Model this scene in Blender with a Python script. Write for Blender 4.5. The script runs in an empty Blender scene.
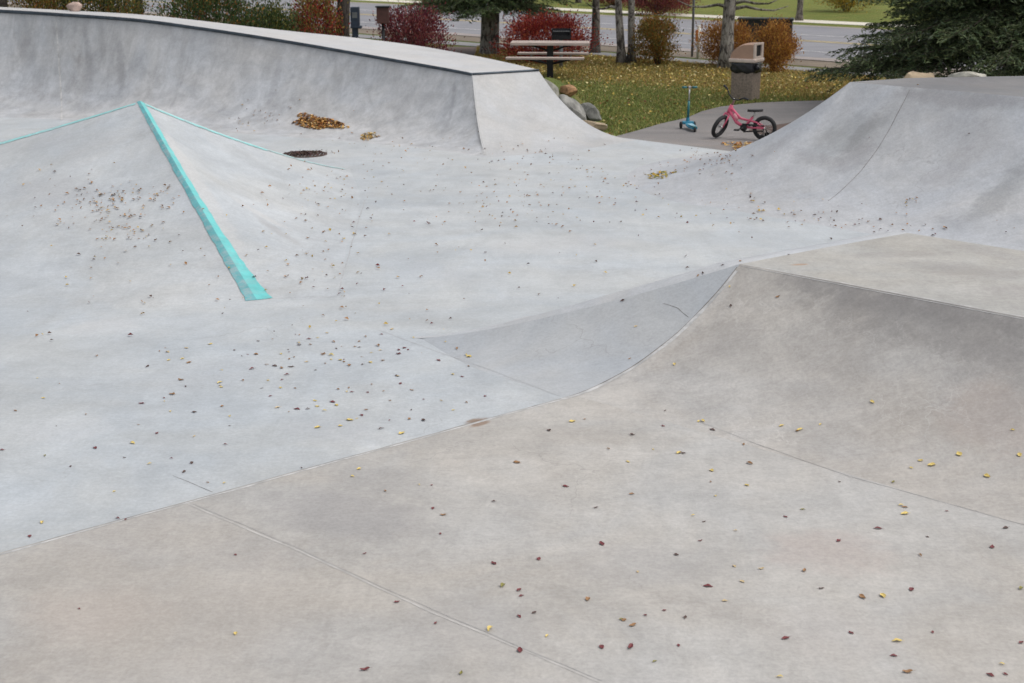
import bpy, bmesh, math, random
import numpy as np
from mathutils import Vector, Matrix
from mathutils.bvhtree import BVHTree
R = math.radians
random.seed(7); rng = np.random.default_rng(7)
S = bpy.context.scene
COL = S.collection

# ------------------------------------------------------------------ camera
PITCH = R(15.5); CH = 3.2; FPX = 1480.0
cam = bpy.data.cameras.new('camera'); co = bpy.data.objects.new('camera', cam); COL.objects.link(co)
co.location = (0, 0, CH); co.rotation_euler = (math.pi/2 - PITCH, 0, 0)
cam.sensor_width = 36; cam.lens = FPX/1024*36; cam.clip_end = 600; cam.clip_start = .1
cam.dof.use_dof = True; cam.dof.focus_distance = 10.5; cam.dof.aperture_fstop = 5.0
S.camera = co

def ray(u, v):
    d = Vector((u-512, FPX*math.cos(PITCH)+(341.5-v)*math.sin(PITCH), -FPX*math.sin(PITCH)+(341.5-v)*math.cos(PITCH)))
    return d.normalized()
def P(u, v, z=0.0):           # point of height z seen there
    d = ray(u, v); t = (z-CH)/d.z
    return Vector((d.x*t, d.y*t, z))
def PY(u, v, Y):              # point at distance Y seen there
    d = ray(u, v); t = Y/d.y
    return Vector((d.x*t, Y, CH+d.z*t))

# ------------------------------------------------------------------ scene helpers
def tag(o, label=None, cat=None, group=None, kind=None):
    if label: o['label'] = label
    if cat: o['category'] = cat
    if group: o['group'] = group
    if kind: o['kind'] = kind
    return o
def thing(name, loc, label, cat, group=None, rz=0):
    o = bpy.data.objects.new(name, None); COL.objects.link(o)
    o.empty_display_size = .2
    o.location = loc; o.rotation_euler = (0, 0, rz)
    return tag(o, label, cat, group)
def link(name, me, mat=None, parent=None, world=False):
    """world=True: mesh is in world coordinates and gets moved into the parent's frame"""
    o = bpy.data.objects.new(name, me); COL.objects.link(o)
    if mat is not None: me.materials.append(mat)
    if parent is not None:
        o.parent = parent
        if world:
            root = parent; M = Matrix.Identity(4)
            chain = []
            while root is not None: chain.append(root); root = root.parent
            for c in reversed(chain):
                M = M @ Matrix.LocRotScale(c.location, c.rotation_euler, c.scale)
            me.transform(M.inverted())
    return o
class MB:
    def __init__(s): s.v = []; s.f = []; s.c = []
    def quadgrid(s, rows, closed=False):
        n0 = len(s.v); w = len(rows[0])
        for r in rows: s.v += [tuple(p) for p in r]
        for i in range(len(rows)-1):
            for j in range(w if closed else w-1):
                k = (j+1) % w
                s.f.append((n0+i*w+j, n0+i*w+k, n0+(i+1)*w+k, n0+(i+1)*w+j))
        return n0
    def tube(s, pts, rad, n=8, cap=True):
        pts = [Vector(p) for p in pts]
        rows = []
        prev = None
        for i, p in enumerate(pts):
            d = (pts[min(i+1, len(pts)-1)] - pts[max(i-1, 0)]).normalized()
            a = prev if prev is not None else (Vector((0, 0, 1)) if abs(d.z) < .9 else Vector((1, 0, 0)))
            x = a - d*a.dot(d)
            if x.length < 1e-5: x = Vector((1, 0, 0)) - d*d.x
            x.normalize(); y = d.cross(x); prev = x
            r = rad[i] if isinstance(rad, (list, tuple)) else rad
            rows.append([p + x*(r*math.cos(2*math.pi*k/n)) + y*(r*math.sin(2*math.pi*k/n)) for k in range(n)])
        n0 = s.quadgrid(rows, True)
        if cap:
            s.f.append(tuple(n0+k for k in reversed(range(n))))
            m = n0+(len(rows)-1)*n
            s.f.append(tuple(m+k for k in range(n)))
    def box(s, c, d, M=None, bev=0.0):
        bm = bmesh.new(); bmesh.ops.create_cube(bm, size=1)
        bmesh.ops.scale(bm, vec=d, verts=bm.verts)
        if bev: bmesh.ops.bevel(bm, geom=list(bm.edges), offset=bev, segments=2, affect='EDGES', profile=.6)
        n0 = len(s.v)
        for v in bm.verts:
            q = v.co.copy()
            if M is not None: q = M @ q
            s.v.append(tuple(q+Vector(c)))
        bm.verts.index_update()
        for f in bm.faces: s.f.append(tuple(n0+v.index for v in f.verts))
        bm.free()
    def lathe(s, prof, c=(0, 0, 0), n=20, M=None):
        rows = []
        for r, z in prof:
            row = []
            for k in range(n):
                q = Vector((r*math.cos(2*math.pi*k/n), r*math.sin(2*math.pi*k/n), z))
                if M is not None: q = M @ q
                row.append(q+Vector(c))
            rows.append(row)
        s.quadgrid(rows, True)
    def torus(s, c, R0, r0, axis=Vector((0, 1, 0)), n=32, m=10, sx=1.0):
        axis = axis.normalized(); a = axis.orthogonal().normalized(); b = axis.cross(a)
        rows = []
        for i in range(n+1):
            t = 2*math.pi*i/n; d = a*math.cos(t)+b*math.sin(t)
            rows.append([Vector(c)+d*(R0+r0*math.cos(2*math.pi*k/m))+axis*(r0*sx*math.sin(2*math.pi*k/m)) for k in range(m)])
        s.quadgrid(rows, True)
    def poly(s, pts):
        n0 = len(s.v); s.v += [tuple(p) for p in pts]; s.f.append(tuple(range(n0, n0+len(pts))))
    def mesh(s, name, smooth=False):
        me = bpy.data.meshes.new(name); me.from_pydata(s.v, [], s.f); me.update()
        bm = bmesh.new(); bm.from_mesh(me); bmesh.ops.recalc_face_normals(bm, faces=bm.faces); bm.to_mesh(me); bm.free()
        if smooth:
            me.polygons.foreach_set('use_smooth', [True]*len(me.polygons)); me.update()
        return me
    def build(s, name, mat, parent=None, smooth=False, world=False):
        return link(name, s.mesh(name, smooth), mat, parent, world)
def smooth_angle(o, deg=40):
    me = o.data
    me.polygons.foreach_set('use_smooth', [True]*len(me.polygons))
    bm = bmesh.new(); bm.from_mesh(me)
    for e in bm.edges:
        if len(e.link_faces) == 2 and e.calc_face_angle(0) > R(deg): e.smooth = False
    bm.to_mesh(me); bm.free(); me.update()
    return o

# ------------------------------------------------------------------ materials
def newmat(name):
    m = bpy.data.materials.new(name); m.use_nodes = True
    nt = m.node_tree; b = nt.nodes['Principled BSDF']
    return m, nt, b
def N(nt, t, **kw):
    n = nt.nodes.new(t)
    for k, v in kw.items():
        if k in ('operation', 'blend_type', 'data_type', 'feature', 'interpolation_type', 'noise_dimensions', 'attribute_name', 'clamp', 'use_clamp'): setattr(n, k, v)
    return n
def math_n(nt, op, a, b=None, clamp=False):
    n = nt.nodes.new('ShaderNodeMath'); n.operation = op; n.use_clamp = clamp
    for i, x in enumerate((a, b)):
        if x is None: continue
        if isinstance(x, (int, float)): n.inputs[i].default_value = x
        else: nt.links.new(x, n.inputs[i])
    return n.outputs[0]
def noise(nt, vec, scale, detail=6, rough=.6, dist=0.0):
    n = nt.nodes.new('ShaderNodeTexNoise'); n.inputs['Scale'].default_value = scale
    n.inputs['Detail'].default_value = detail; n.inputs['Roughness'].default_value = rough
    n.inputs['Distortion'].default_value = dist
    if vec is not None: nt.links.new(vec, n.inputs['Vector'])
    return n.outputs['Fac']
def rampf(nt, x, lo, hi, a=0.0, b=1.0, smooth=True):
    n = nt.nodes.new('ShaderNodeMapRange'); n.clamp = True
    if smooth: n.interpolation_type = 'SMOOTHSTEP'
    nt.links.new(x, n.inputs[0])
    for i, v in enumerate((lo, hi, a, b)): n.inputs[i+1].default_value = v
    return n.outputs[0]
def mixc(nt, fac, a, b, mode='MIX'):
    n = nt.nodes.new('ShaderNodeMix'); n.data_type = 'RGBA'; n.blend_type = mode
    def put(i, x):
        if isinstance(x, (tuple, list)): n.inputs[i].default_value = (*x[:3], 1)
        elif isinstance(x, (int, float)): n.inputs[i].default_value = x
        else: nt.links.new(x, n.inputs[i])
    put(0, fac); put(6, a); put(7, b)
    return n.outputs[2]
def mapped(nt, vec, scale=(1, 1, 1), rot=(0, 0, 0), loc=(0, 0, 0)):
    n = nt.nodes.new('ShaderNodeMapping'); nt.links.new(vec, n.inputs[0])
    n.inputs['Location'].default_value = loc; n.inputs['Rotation'].default_value = rot; n.inputs['Scale'].default_value = scale
    return n.outputs[0]
def bump(nt, b, h, strength=.2, dist=.01):
    n = nt.nodes.new('ShaderNodeBump'); n.inputs['Strength'].default_value = strength; n.inputs['Distance'].default_value = dist
    nt.links.new(h, n.inputs['Height']); nt.links.new(n.outputs[0], b.inputs['Normal'])
def stain_mask(nt, pos, c, ax, lx, ly, wob):
    """soft blob with a ragged outline: centre c, long axis ax (3-D direction)"""
    sub = nt.nodes.new('ShaderNodeVectorMath'); sub.operation = 'SUBTRACT'
    nt.links.new(pos, sub.inputs[0]); sub.inputs[1].default_value = c
    ax = Vector(ax).normalized()
    d = nt.nodes.new('ShaderNodeVectorMath'); d.operation = 'DOT_PRODUCT'
    nt.links.new(sub.outputs[0], d.inputs[0]); d.inputs[1].default_value = ax
    ln = nt.nodes.new('ShaderNodeVectorMath'); ln.operation = 'DOT_PRODUCT'
    nt.links.new(sub.outputs[0], ln.inputs[0]); nt.links.new(sub.outputs[0], ln.inputs[1])
    along = d.outputs['Value']
    a2 = math_n(nt, 'MULTIPLY', along, along)
    perp2 = math_n(nt, 'SUBTRACT', ln.outputs['Value'], a2)
    q = math_n(nt, 'ADD', math_n(nt, 'DIVIDE', a2, lx*lx), math_n(nt, 'DIVIDE', perp2, ly*ly))
    q = math_n(nt, 'ADD', q, math_n(nt, 'MULTIPLY', math_n(nt, 'SUBTRACT', wob, .5), 2.4))
    return rampf(nt, q, 1.2, .0)
LATER = []
def concrete(name, *a, **k):
    m, nt, b = newmat(name); LATER.append((m, a, k)); return m
def concrete_nodes(m, A, B, stains=(), wall=False, dirt=.5, veins=.0, seed=0.0, blotch=.35, contrast=1.0, scratch=0.0):
    nt = m.node_tree; b = nt.nodes['Principled BSDF']
    g = nt.nodes.new('ShaderNodeNewGeometry'); pos = mapped(nt, g.outputs['Position'], loc=(seed, seed*.7, 0)); raw = g.outputs['Position']
    n1 = noise(nt, pos, blotch, 7, .58, .6)
    col = mixc(nt, rampf(nt, n1, .36, .64), A, B)
    # mid-size clouding from trowelling
    n2 = noise(nt, pos, 1.3, 9, .68, .5)
    col = mixc(nt, 1.0, col, mixc(nt, rampf(nt, n2, .25, .75), (1-.10*contrast,)*3, (1+.075*contrast,)*3), 'MULTIPLY')
    # trowel sweeps (floors) or water runs (walls): stretched noise
    if wall:
        st = noise(nt, mapped(nt, pos, (2.6, 2.6, .22)), 1.6, 7, .68, .5); k1 = .13
        st2 = noise(nt, mapped(nt, pos, (.5, .5, 2.2)), 1.5, 6, .65, 1.5); k2 = .04
    else:
        st = noise(nt, mapped(nt, pos, (1.1, .42, 1.1), (0, 0, R(-46))), 1.6, 8, .62, 2.2); k1 = .045
        st2 = noise(nt, mapped(nt, pos, (.35, 1.3, .5), (0, 0, R(20))), 1.5, 7, .6, 1.6); k2 = .03
    col = mixc(nt, 1.0, col, mixc(nt, rampf(nt, st, .3, .7), (1-k1*contrast,)*3, (1+k1*.9*contrast,)*3), 'MULTIPLY')
    col = mixc(nt, 1.0, col, mixc(nt, rampf(nt, st2, .3, .7), (1-k2*contrast,)*3, (1+k2*contrast,)*3), 'MULTIPLY')
    if scratch:
        sc1 = noise(nt, mapped(nt, pos, (4.2, 1.6, 3.0), (0, 0, R(-30))), 3.2, 7, .72, 1.8)
        sc2 = noise(nt, mapped(nt, pos, (1.6, 4.4, 3.0), (0, 0, R(-62))), 4.0, 6, .7, 1.2)
        col = mixc(nt, 1.0, col, mixc(nt, rampf(nt, sc1, .35, .65), (1-scratch,)*3, (1+scratch*.8,)*3), 'MULTIPLY')
        col = mixc(nt, 1.0, col, mixc(nt, rampf(nt, sc2, .35, .65), (1-scratch*.7,)*3, (1+scratch*.6,)*3), 'MULTIPLY')
    # slow colour drift between warm and cool
    hue = noise(nt, pos, .9, 5, .6, .8)
    col = mixc(nt, 1.0, col, mixc(nt, rampf(nt, hue, .3, .7), (1.02, 1.0, .972), (.985, 1.0, 1.018)), 'MULTIPLY')
    # grime
    gd = math_n(nt, 'MULTIPLY', rampf(nt, noise(nt, pos, .8, 9, .7, .4), .52, .78), rampf(nt, noise(nt, pos, 6.0, 6, .7), .3, .65))
    col = mixc(nt, math_n(nt, 'MULTIPLY', gd, dirt), col, (.17, .15, .135))
    # pale efflorescence patches
    pl = math_n(nt, 'MULTIPLY', rampf(nt, noise(nt, pos, .55, 8, .72, 1.5), .55, .8), .20)
    col = mixc(nt, pl, col, (.56, .56, .55))
    if veins:
        vo = nt.nodes.new('ShaderNodeTexVoronoi'); vo.feature = 'DISTANCE_TO_EDGE'; vo.inputs['Scale'].default_value = 3.1
        wn = nt.nodes.new('ShaderNodeTexNoise'); wn.inputs['Scale'].default_value = 3.0; wn.inputs['Detail'].default_value = 6
        nt.links.new(pos, wn.inputs['Vector'])
        va = nt.nodes.new('ShaderNodeVectorMath'); va.operation = 'MULTIPLY_ADD'
        nt.links.new(wn.outputs['Color'], va.inputs[0]); va.inputs[1].default_value = (.9, .9, .9); nt.links.new(mapped(nt, pos, (1.5, .7, 1.0), (0, 0, R(-46))), va.inputs[2])
        nt.links.new(va.outputs[0], vo.inputs['Vector'])
        ed = rampf(nt, vo.outputs['Distance'], .035, .0)
        msk = rampf(nt, noise(nt, pos, 1.1, 4, .6), .45, .7)
        col = mixc(nt, math_n(nt, 'MULTIPLY', math_n(nt, 'MULTIPLY', ed, msk), veins), col, (.56, .54, .51))
    for (u0, v0, u1, v1, ly, k, sc) in stains:
        p0, p1 = hit(u0, v0), hit(u1, v1); c = (p0+p1)/2; lx = max((p1-p0).length/2, ly)
        wob = noise(nt, mapped(nt, raw, loc=(c[0], c[1], 0)), .9/max(ly, .12), 7, .72, .6)
        f = math_n(nt, 'MULTIPLY', stain_mask(nt, raw, tuple(c), p1-p0, lx*1.15, ly*1.15, wob), k)
        col = mixc(nt, f, col, sc)
    # fine sand and pitting
    fn = noise(nt, pos, 45, 4, .7)
    col = mixc(nt, 1.0, col, mixc(nt, rampf(nt, fn, .3, .7), (.93,)*3, (1.06,)*3), 'MULTIPLY')
    mid = noise(nt, mapped(nt, pos, (1.0, 1.6, 1.0), (0, 0, R(-46))), 13, 6, .75, .3)
    col = mixc(nt, 1.0, col, mixc(nt, rampf(nt, mid, .3, .7), (.95,)*3, (1.045,)*3), 'MULTIPLY')
    # hairline crazing, only in places
    vo2 = nt.nodes.new('ShaderNodeTexVoronoi'); vo2.feature = 'DISTANCE_TO_EDGE'; vo2.inputs['Scale'].default_value = .55
    wn2 = nt.nodes.new('ShaderNodeTexNoise'); wn2.inputs['Scale'].default_value = 2.2; wn2.inputs['Detail'].default_value = 8; nt.links.new(pos, wn2.inputs['Vector'])
    va2 = nt.nodes.new('ShaderNodeVectorMath'); va2.operation = 'MULTIPLY_ADD'
    nt.links.new(wn2.outputs['Color'], va2.inputs[0]); va2.inputs[1].default_value = (.7, .7, .7); nt.links.new(pos, va2.inputs[2]); nt.links.new(va2.outputs[0], vo2.inputs['Vector'])
    ck = math_n(nt, 'MULTIPLY', rampf(nt, vo2.outputs['Distance'], .0035, .001), rampf(nt, noise(nt, pos, .5, 3, .6), .52, .66))
    col = mixc(nt, math_n(nt, 'MULTIPLY', ck, .35), col, (.2, .19, .18))
    # small scuffs and wheel marks
    sf = noise(nt, mapped(nt, pos, (.5, 7.0, .5), (0, 0, R(31))), 1.9, 5, .6, .4)
    col = mixc(nt, math_n(nt, 'MULTIPLY', rampf(nt, sf, .66, .74), rampf(nt, noise(nt, pos, .45, 3, .6), .5, .7, 0, .28)), col, (.25, .245, .24))
    sp = noise(nt, pos, 130, 2, .5)
    col = mixc(nt, rampf(nt, sp, .68, .78, 0, .35), col, (.2, .18, .16))
    nt.links.new(col, b.inputs['Base Color'])
    rr = rampf(nt, n2, .2, .8, .62, .86); nt.links.new(rr, b.inputs['Roughness'])
    h = math_n(nt, 'ADD', math_n(nt, 'MULTIPLY', fn, .35), math_n(nt, 'MULTIPLY', n2, 1.0))
    bump(nt, b, h, .22, .012)
    return m
def simple(name, c, rough=.6, metal=0.0, var=.15, scale=8.0, bmp=0.0):
    m, nt, b = newmat(name)
    t = nt.nodes.new('ShaderNodeTexCoord')
    n = noise(nt, t.outputs['Object'], scale, 6, .65)
    c2 = tuple(max(0, x*(1-var)) for x in c); c3 = tuple(min(1, x*(1+var)) for x in c)
    nt.links.new(mixc(nt, rampf(nt, n, .3, .7), c2, c3), b.inputs['Base Color'])
    b.inputs['Roughness'].default_value = rough; b.inputs['Metallic'].default_value = metal
    if bmp: bump(nt, b, noise(nt, t.outputs['Object'], scale*5, 5, .7), bmp, .01)
    return m
def leafmat(name, trans=.25, rough=.6):
    m, nt, b = newmat(name)
    a = nt.nodes.new('ShaderNodeAttribute'); a.attribute_name = 'tint'
    nt.links.new(a.outputs['Color'], b.inputs['Base Color']); b.inputs['Roughness'].default_value = rough
    b.inputs['Specular IOR Level'].default_value = .25
    if trans:
        tr = nt.nodes.new('ShaderNodeBsdfTranslucent'); nt.links.new(a.outputs['Color'], tr.inputs['Color'])
        mx = nt.nodes.new('ShaderNodeMixShader'); mx.inputs[0].default_value = trans
        nt.links.new(b.outputs[0], mx.inputs[1]); nt.links.new(tr.outputs[0], mx.inputs[2])
        nt.links.new(mx.outputs[0], nt.nodes['Material Output'].inputs['Surface'])
    return m
def barkmat(name, c1, c2, sc=1.0):
    m, nt, b = newmat(name)
    t = nt.nodes.new('ShaderNodeTexCoord')
    v = mapped(nt, t.outputs['Object'], (9*sc, 9*sc, 2.0*sc))
    n = noise(nt, v, 2.2, 8, .72, .6)
    col = mixc(nt, rampf(nt, n, .35, .62), c1, c2)
    n2 = noise(nt, t.outputs['Object'], 3.5, 5, .6)
    col = mixc(nt, rampf(nt, n2, .5, .75, 0, .5), col, tuple(x*.5 for x in c1))
    n3 = noise(nt, mapped(nt, t.outputs['Object'], (1, 1, .7), (0, 0, 0), (c1[0]*50, 0, 0)), 5.5, 6, .7, .8)
    col = mixc(nt, rampf(nt, n3, .50, .56, 0, .85), col, (.035, .028, .024))
    nt.links.new(col, b.inputs['Base Color']); b.inputs['Roughness'].default_value = .9
    bump(nt, b, n, 1.0, .05)
    return m
def turfmat(name, cols, fade):
    m, nt, b = newmat(name)
    g = nt.nodes.new('ShaderNodeNewGeometry'); pos = g.outputs['Position']
    col = mixc(nt, rampf(nt, noise(nt, pos, .25, 6, .6, .5), .35, .65), cols[0], cols[1])
    col = mixc(nt, rampf(nt, noise(nt, pos, 1.3, 8, .7), .45, .7), col, cols[2])
    col = mixc(nt, 1.0, col, mixc(nt, rampf(nt, noise(nt, pos, 22, 5, .75), .3, .7), (.6, .6, .6), (1.35, 1.35, 1.3)), 'MULTIPLY')
    nt.links.new(col, b.inputs['Base Color']); b.inputs['Roughness'].default_value = .95
    b.inputs['Specular IOR Level'].default_value = .1
    bump(nt, b, noise(nt, pos, 30, 5, .8), .8, .04)
    return m
def asphaltmat(name, A, B, warm=None):
    m, nt, b = newmat(name)
    g = nt.nodes.new('ShaderNodeNewGeometry'); pos = g.outputs['Position']
    col = mixc(nt, rampf(nt, noise(nt, pos, .5, 7, .65, .5), .35, .65), A, B)
    st = noise(nt, mapped(nt, pos, (.12, 2.2, 1), (0, 0, R(44))), 1.2, 5, .6)
    col = mixc(nt, 1.0, col, mixc(nt, rampf(nt, st, .3, .7), (.9,)*3, (1.1,)*3), 'MULTIPLY')
    if warm: col = mixc(nt, rampf(nt, noise(nt, pos, .9, 8, .7, .8), .5, .75, 0, .6), col, warm)
    col = mixc(nt, 1.0, col, mixc(nt, rampf(nt, noise(nt, pos, 70, 3, .7), .3, .7), (.8,)*3, (1.2,)*3), 'MULTIPLY')
    nt.links.new(col, b.inputs['Base Color']); b.inputs['Roughness'].default_value = .85
    bump(nt, b, noise(nt, pos, 90, 3, .7), .4, .006)
    return m

BLUE_A, BLUE_B = (.405, .420, .450), (.455, .462, .480)
WARM_A, WARM_B = (.395, .370, .345), (.420, .408, .395)
M = {}
G0 = (.22, .20, .185); G1 = (.25, .25, .26)
# ------------------------------------------------------------------ plan axes (the park and the road share them)
E1 = Vector((.709, -.705, 0)); E2 = Vector((.705, .709, 0))
A = P(740, 264, .7); B_ = P(908, 233, .7)
SEAM = (P(560, 399) - Vector((A.x, A.y, 0))); SEAMD = SEAM.normalized()

# ------------------------------------------------------------------ ruled / fan ramp surfaces
def lerp(a, b, t): return a + (b-a)*t
def ramp_face(mb, tops, bases, prof, nt_=26, zfloor=-.006):
    """tops, bases: equal-length lists of Vectors; prof(s, t) -> height fraction"""
    rows = []
    n = len(tops)
    for i in range(nt_+1):
        t = i/nt_
        row = []
        for j in range(n):
            s = j/(n-1)
            q = lerp(tops[j], bases[j], t); q.z = tops[j].z*prof(s, t) + (zfloor if i == nt_ else 0)
            row.append(q)
        rows.append(row)
    mb.quadgrid(rows)
def seq(a, b, n): return [lerp(a, b, i/(n-1)) for i in range(n)]
def curve(pts, n):
    """Catmull-Rom through pts"""
    pts = [Vector(p) for p in pts]; q = [pts[0]*2-pts[1]] + pts + [pts[-1]*2-pts[-2]]
    out = []
    m = len(pts)-1
    for i in range(n):
        x = i/(n-1)*m; k = min(int(x), m-1); t = x-k
        p0, p1, p2, p3 = q[k:k+4]
        out.append(.5*((2*p1)+(p2-p0)*t+(2*p0-5*p1+4*p2-p3)*t*t+(3*p1-p0-3*p2+p3)*t**3))
    return out
CONC = []          # concrete meshes that joints and leaves lie on
def g0(v): return Vector((v.x, v.y, 0))

# ---- low box (manual-pad like platform) with banked sides
D_ = A + E1*8.0
M['bank'] = concrete('grimy warm concrete', (.374, .354, .329), (.414, .397, .373), dirt=.55, veins=.4, scratch=.055, seed=3.1, contrast=1.25, stains=[(775,277,1060,332,.15,.6,(.19,.182,.178)),(800,300,1060,352,.26,.6,(.20,.19,.182)),(790,330,880,372,.25,.35,(.225,.215,.205)),(960,345,1060,400,.3,.4,(.21,.20,.195)),(960,385,1024,455,.3,.28,(.40,.315,.265)),(735,275,610,385,.10,.55,(.52,.50,.475)),(700,350,760,330,.2,.3,(.25,.24,.235)),(930,440,1024,400,.25,.25,(.27,.25,.235)),(570,400,660,385,.14,.45,(.5,.475,.44))])
M['hip'] = concrete('blue grey concrete', (.348, .366, .384), (.38, .394, .406), dirt=.25, seed=5.0, contrast=.7)
M['boxtop'] = concrete('weathered pale concrete', (.345, .334, .308), (.38, .371, .348), dirt=.5, veins=.25, scratch=.05, seed=8.0, stains=[(905,262,1024,278,.25,.5,(.26,.245,.23)),(850,256,960,252,.12,.45,(.27,.255,.24)),(940,240,1024,262,.14,.4,(.28,.265,.25)),(792,265,808,264,.03,.6,(.35,.2,.1)),(990,285,1040,300,.2,.35,(.28,.26,.25))])
M['ledge'] = concrete('pale blue grey ledge concrete', (.42, .43, .442), (.465, .47, .475), dirt=.2, seed=41.0, contrast=.7)
box_t = thing('banked_platform', g0(A), 'low warm grey concrete platform with a flat top and sloping banks, in the open floor', 'skate ramp')
Pp = P(560, 399); Qp = Vector((-.78, 11.63, 0))
mb = MB(); nb = 60
run = SEAM.length
tops = seq(A, D_, nb); bases = [g0(t) + SEAM*(1+.0*j) for j, t in enumerate(tops)]
ramp_face(mb, tops, bases, lambda s, t: (1-t)**2.05, 30)
bank = mb.build('bank', M['bank'], box_t, True, True)
mb = MB()
hb = curve([Pp, lerp(Pp, Qp, .5)+Vector((-.12, -.05, 0)), Qp], 20)
ramp_face(mb, [A]*20, hb, lambda s, t: (1-t)**(2.05-.72*s**1.6), 30)
hip = mb.build('hip_face', M['hip'], box_t, True, True)
# rounded ledge along the ridge and the back edge, then the hidden back bank
BACKN = Vector((-.61, .79, 0)).normalized()
mb = MB()
rid = [Vector((*(lerp(A, Qp, i/16)).xy,   .7*(1-i/16)**1.33)) for i in range(17)][::-1]
edge = rid + seq(A, B_, 14)[1:]
rows = []
for k, (w, dz) in enumerate(((0, .0), (.06, .004), (.2, -.018), (.26, -.05), (.5, -.28), (.8, -.5), (1.3, -.72))):
    rows.append([Vector((*(p + BACKN*w*(.25+.75*min(1, p.z/.4))).xy, max(p.z+dz*(p.z/.7)**.7, -.006))) for p in edge])
mb.quadgrid(rows)
ledge = mb.build('back_bank', M['ledge'], box_t, True, True)
C_ = B_ + E1*8.0
mb = MB(); mb.quadgrid([seq(A, D_, 30), seq(lerp(A, B_, .5)+Vector((0, 0, .006)), lerp(D_, C_, .5)+Vector((0, 0, .006)), 30), seq(B_, C_, 30)])
top = mb.build('platform_top', M['boxtop'], box_t, True, True)
mb = MB(); mb.quadgrid([seq(B_, C_, 30), [g0(p)+E2*.25+Vector((0, 0, .25)) for p in seq(B_, C_, 30)], [g0(p)+E2*.9-Vector((0, 0, .006)) for p in seq(B_, C_, 30)]])
far = mb.build('far_bank', M['boxtop'], box_t, True, True)
CONC += [bank, hip, ledge, top, far]

# ---- quarter pipe with rounded end (behind the platform)
QC = P(850, 82, 1.3); QD = P(1024, 97, 1.3); qdir = (QD-QC).normalized(); QE = QC + qdir*9
fall = Vector((qdir.y, -qdir.x, 0)); fall = -fall if fall.y > 0 else fall
M['qp'] = concrete('lavender grey concrete', (.385, .395, .412), (.425, .432, .442), dirt=.4, scratch=.05, seed=11.0, contrast=1.15, stains=[(815,160,885,108,.36,.5,(.215,.222,.22)),(845,150,880,112,.12,.5,(.20,.2,.2)),(840,172,870,140,.22,.45,(.21,.205,.21)),(1030,158,962,226,.20,.5,(.205,.21,.21)),(900,92,1030,104,.18,.6,(.24,.235,.24)),(790,148,850,172,.14,.35,(.24,.235,.24)),(925,190,980,140,.25,.35,(.26,.255,.26)),(935,110,1010,150,.3,.25,(.27,.265,.27)),(755,160,800,128,.14,.3,(.25,.245,.25))])
M['qpdeck'] = concrete('dark grey deck concrete', (.17, .168, .172), (.21, .207, .207), dirt=.6, seed=13.0, stains=[(880,86,1024,92,.35,.6,(.15,.15,.155))])  # dark grey deck and back walls, with a darker band along the deck
qp = thing('quarter_pipe', g0(QC), 'grey concrete quarter pipe with a rounded sloping end, under the spruce branches', 'skate ramp')
mb = MB()
ang0 = math.atan2(fall.y, fall.x) % (2*math.pi)
tops, bases = [], []
nf = 34
for i in range(nf):                      # rounded end
    a = R(100) + (ang0-R(100))*i/nf
    tops.append(QC.copy()); bases.append(g0(QC)+Vector((math.cos(a), math.sin(a), 0))*2.95)
for p in seq(QC, QE, 50): tops.append(p); bases.append(g0(p)+fall*2.85)
ramp_face(mb, tops, bases, lambda s, t: (1-t)**1.95 if t < 1 else 0, 36)
qface = mb.build('riding_face', M['qp'], qp, True, True)
back = [QC, QC+Vector((.9, .55, 0)), QC+Vector((2.6, .85, 0)), QC+Vector((12, 1.3, 0))]
back = seq(back[0], back[1], 8)[:-1] + seq(back[1], back[2], 8)[:-1] + seq(back[2], back[3], 35)
fr = seq(QC, QE, len(back))
mb = MB(); mb.quadgrid([fr, [lerp(a_, b_, .5) for a_, b_ in zip(fr, back)], back])
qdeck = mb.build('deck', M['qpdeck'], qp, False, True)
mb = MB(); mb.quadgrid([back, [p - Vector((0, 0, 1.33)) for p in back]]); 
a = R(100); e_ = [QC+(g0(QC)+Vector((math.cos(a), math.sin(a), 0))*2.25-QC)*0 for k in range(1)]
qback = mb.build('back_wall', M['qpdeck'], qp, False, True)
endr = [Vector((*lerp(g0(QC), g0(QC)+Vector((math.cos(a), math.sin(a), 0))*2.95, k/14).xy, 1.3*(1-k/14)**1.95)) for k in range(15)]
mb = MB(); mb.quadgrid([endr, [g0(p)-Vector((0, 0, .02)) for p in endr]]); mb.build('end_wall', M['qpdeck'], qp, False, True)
CONC += [qface, qdeck]

# ---- tall curved wall with coping, far side
M['wall'] = concrete('streaked wall concrete', (.395, .403, .415), (.44, .443, .448), wall=True, dirt=.5, seed=17.0, contrast=1.2, stains=[(118,40,122,88,.1,.6,(.235,.235,.24)),(85,28,90,92,.09,.5,(.25,.25,.255)),(20,28,34,70,.2,.4,(.25,.25,.255)),(188,60,170,108,.05,.55,(.22,.22,.225)),(55,20,58,108,.05,.7,(.50,.495,.47)),(280,60,268,105,.09,.4,(.25,.25,.26)),(455,78,448,125,.05,.5,(.23,.23,.24)),(70,20,330,52,.16,.35,(.27,.27,.275)),(0,100,60,108,.12,.4,(.46,.46,.455)),(100,26,104,70,.07,.4,(.26,.26,.26)),(150,70,160,30,.12,.35,(.46,.46,.455)),(380,80,440,110,.3,.25,(.28,.285,.30))])
M['deck'] = concrete('pale deck concrete', (.45, .45, .452), (.49, .488, .485), dirt=.2, seed=19.0, contrast=.6)
M['steel'] = simple('dark galvanised steel', (.07, .085, .10), .45, .8, .25, 6)
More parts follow.
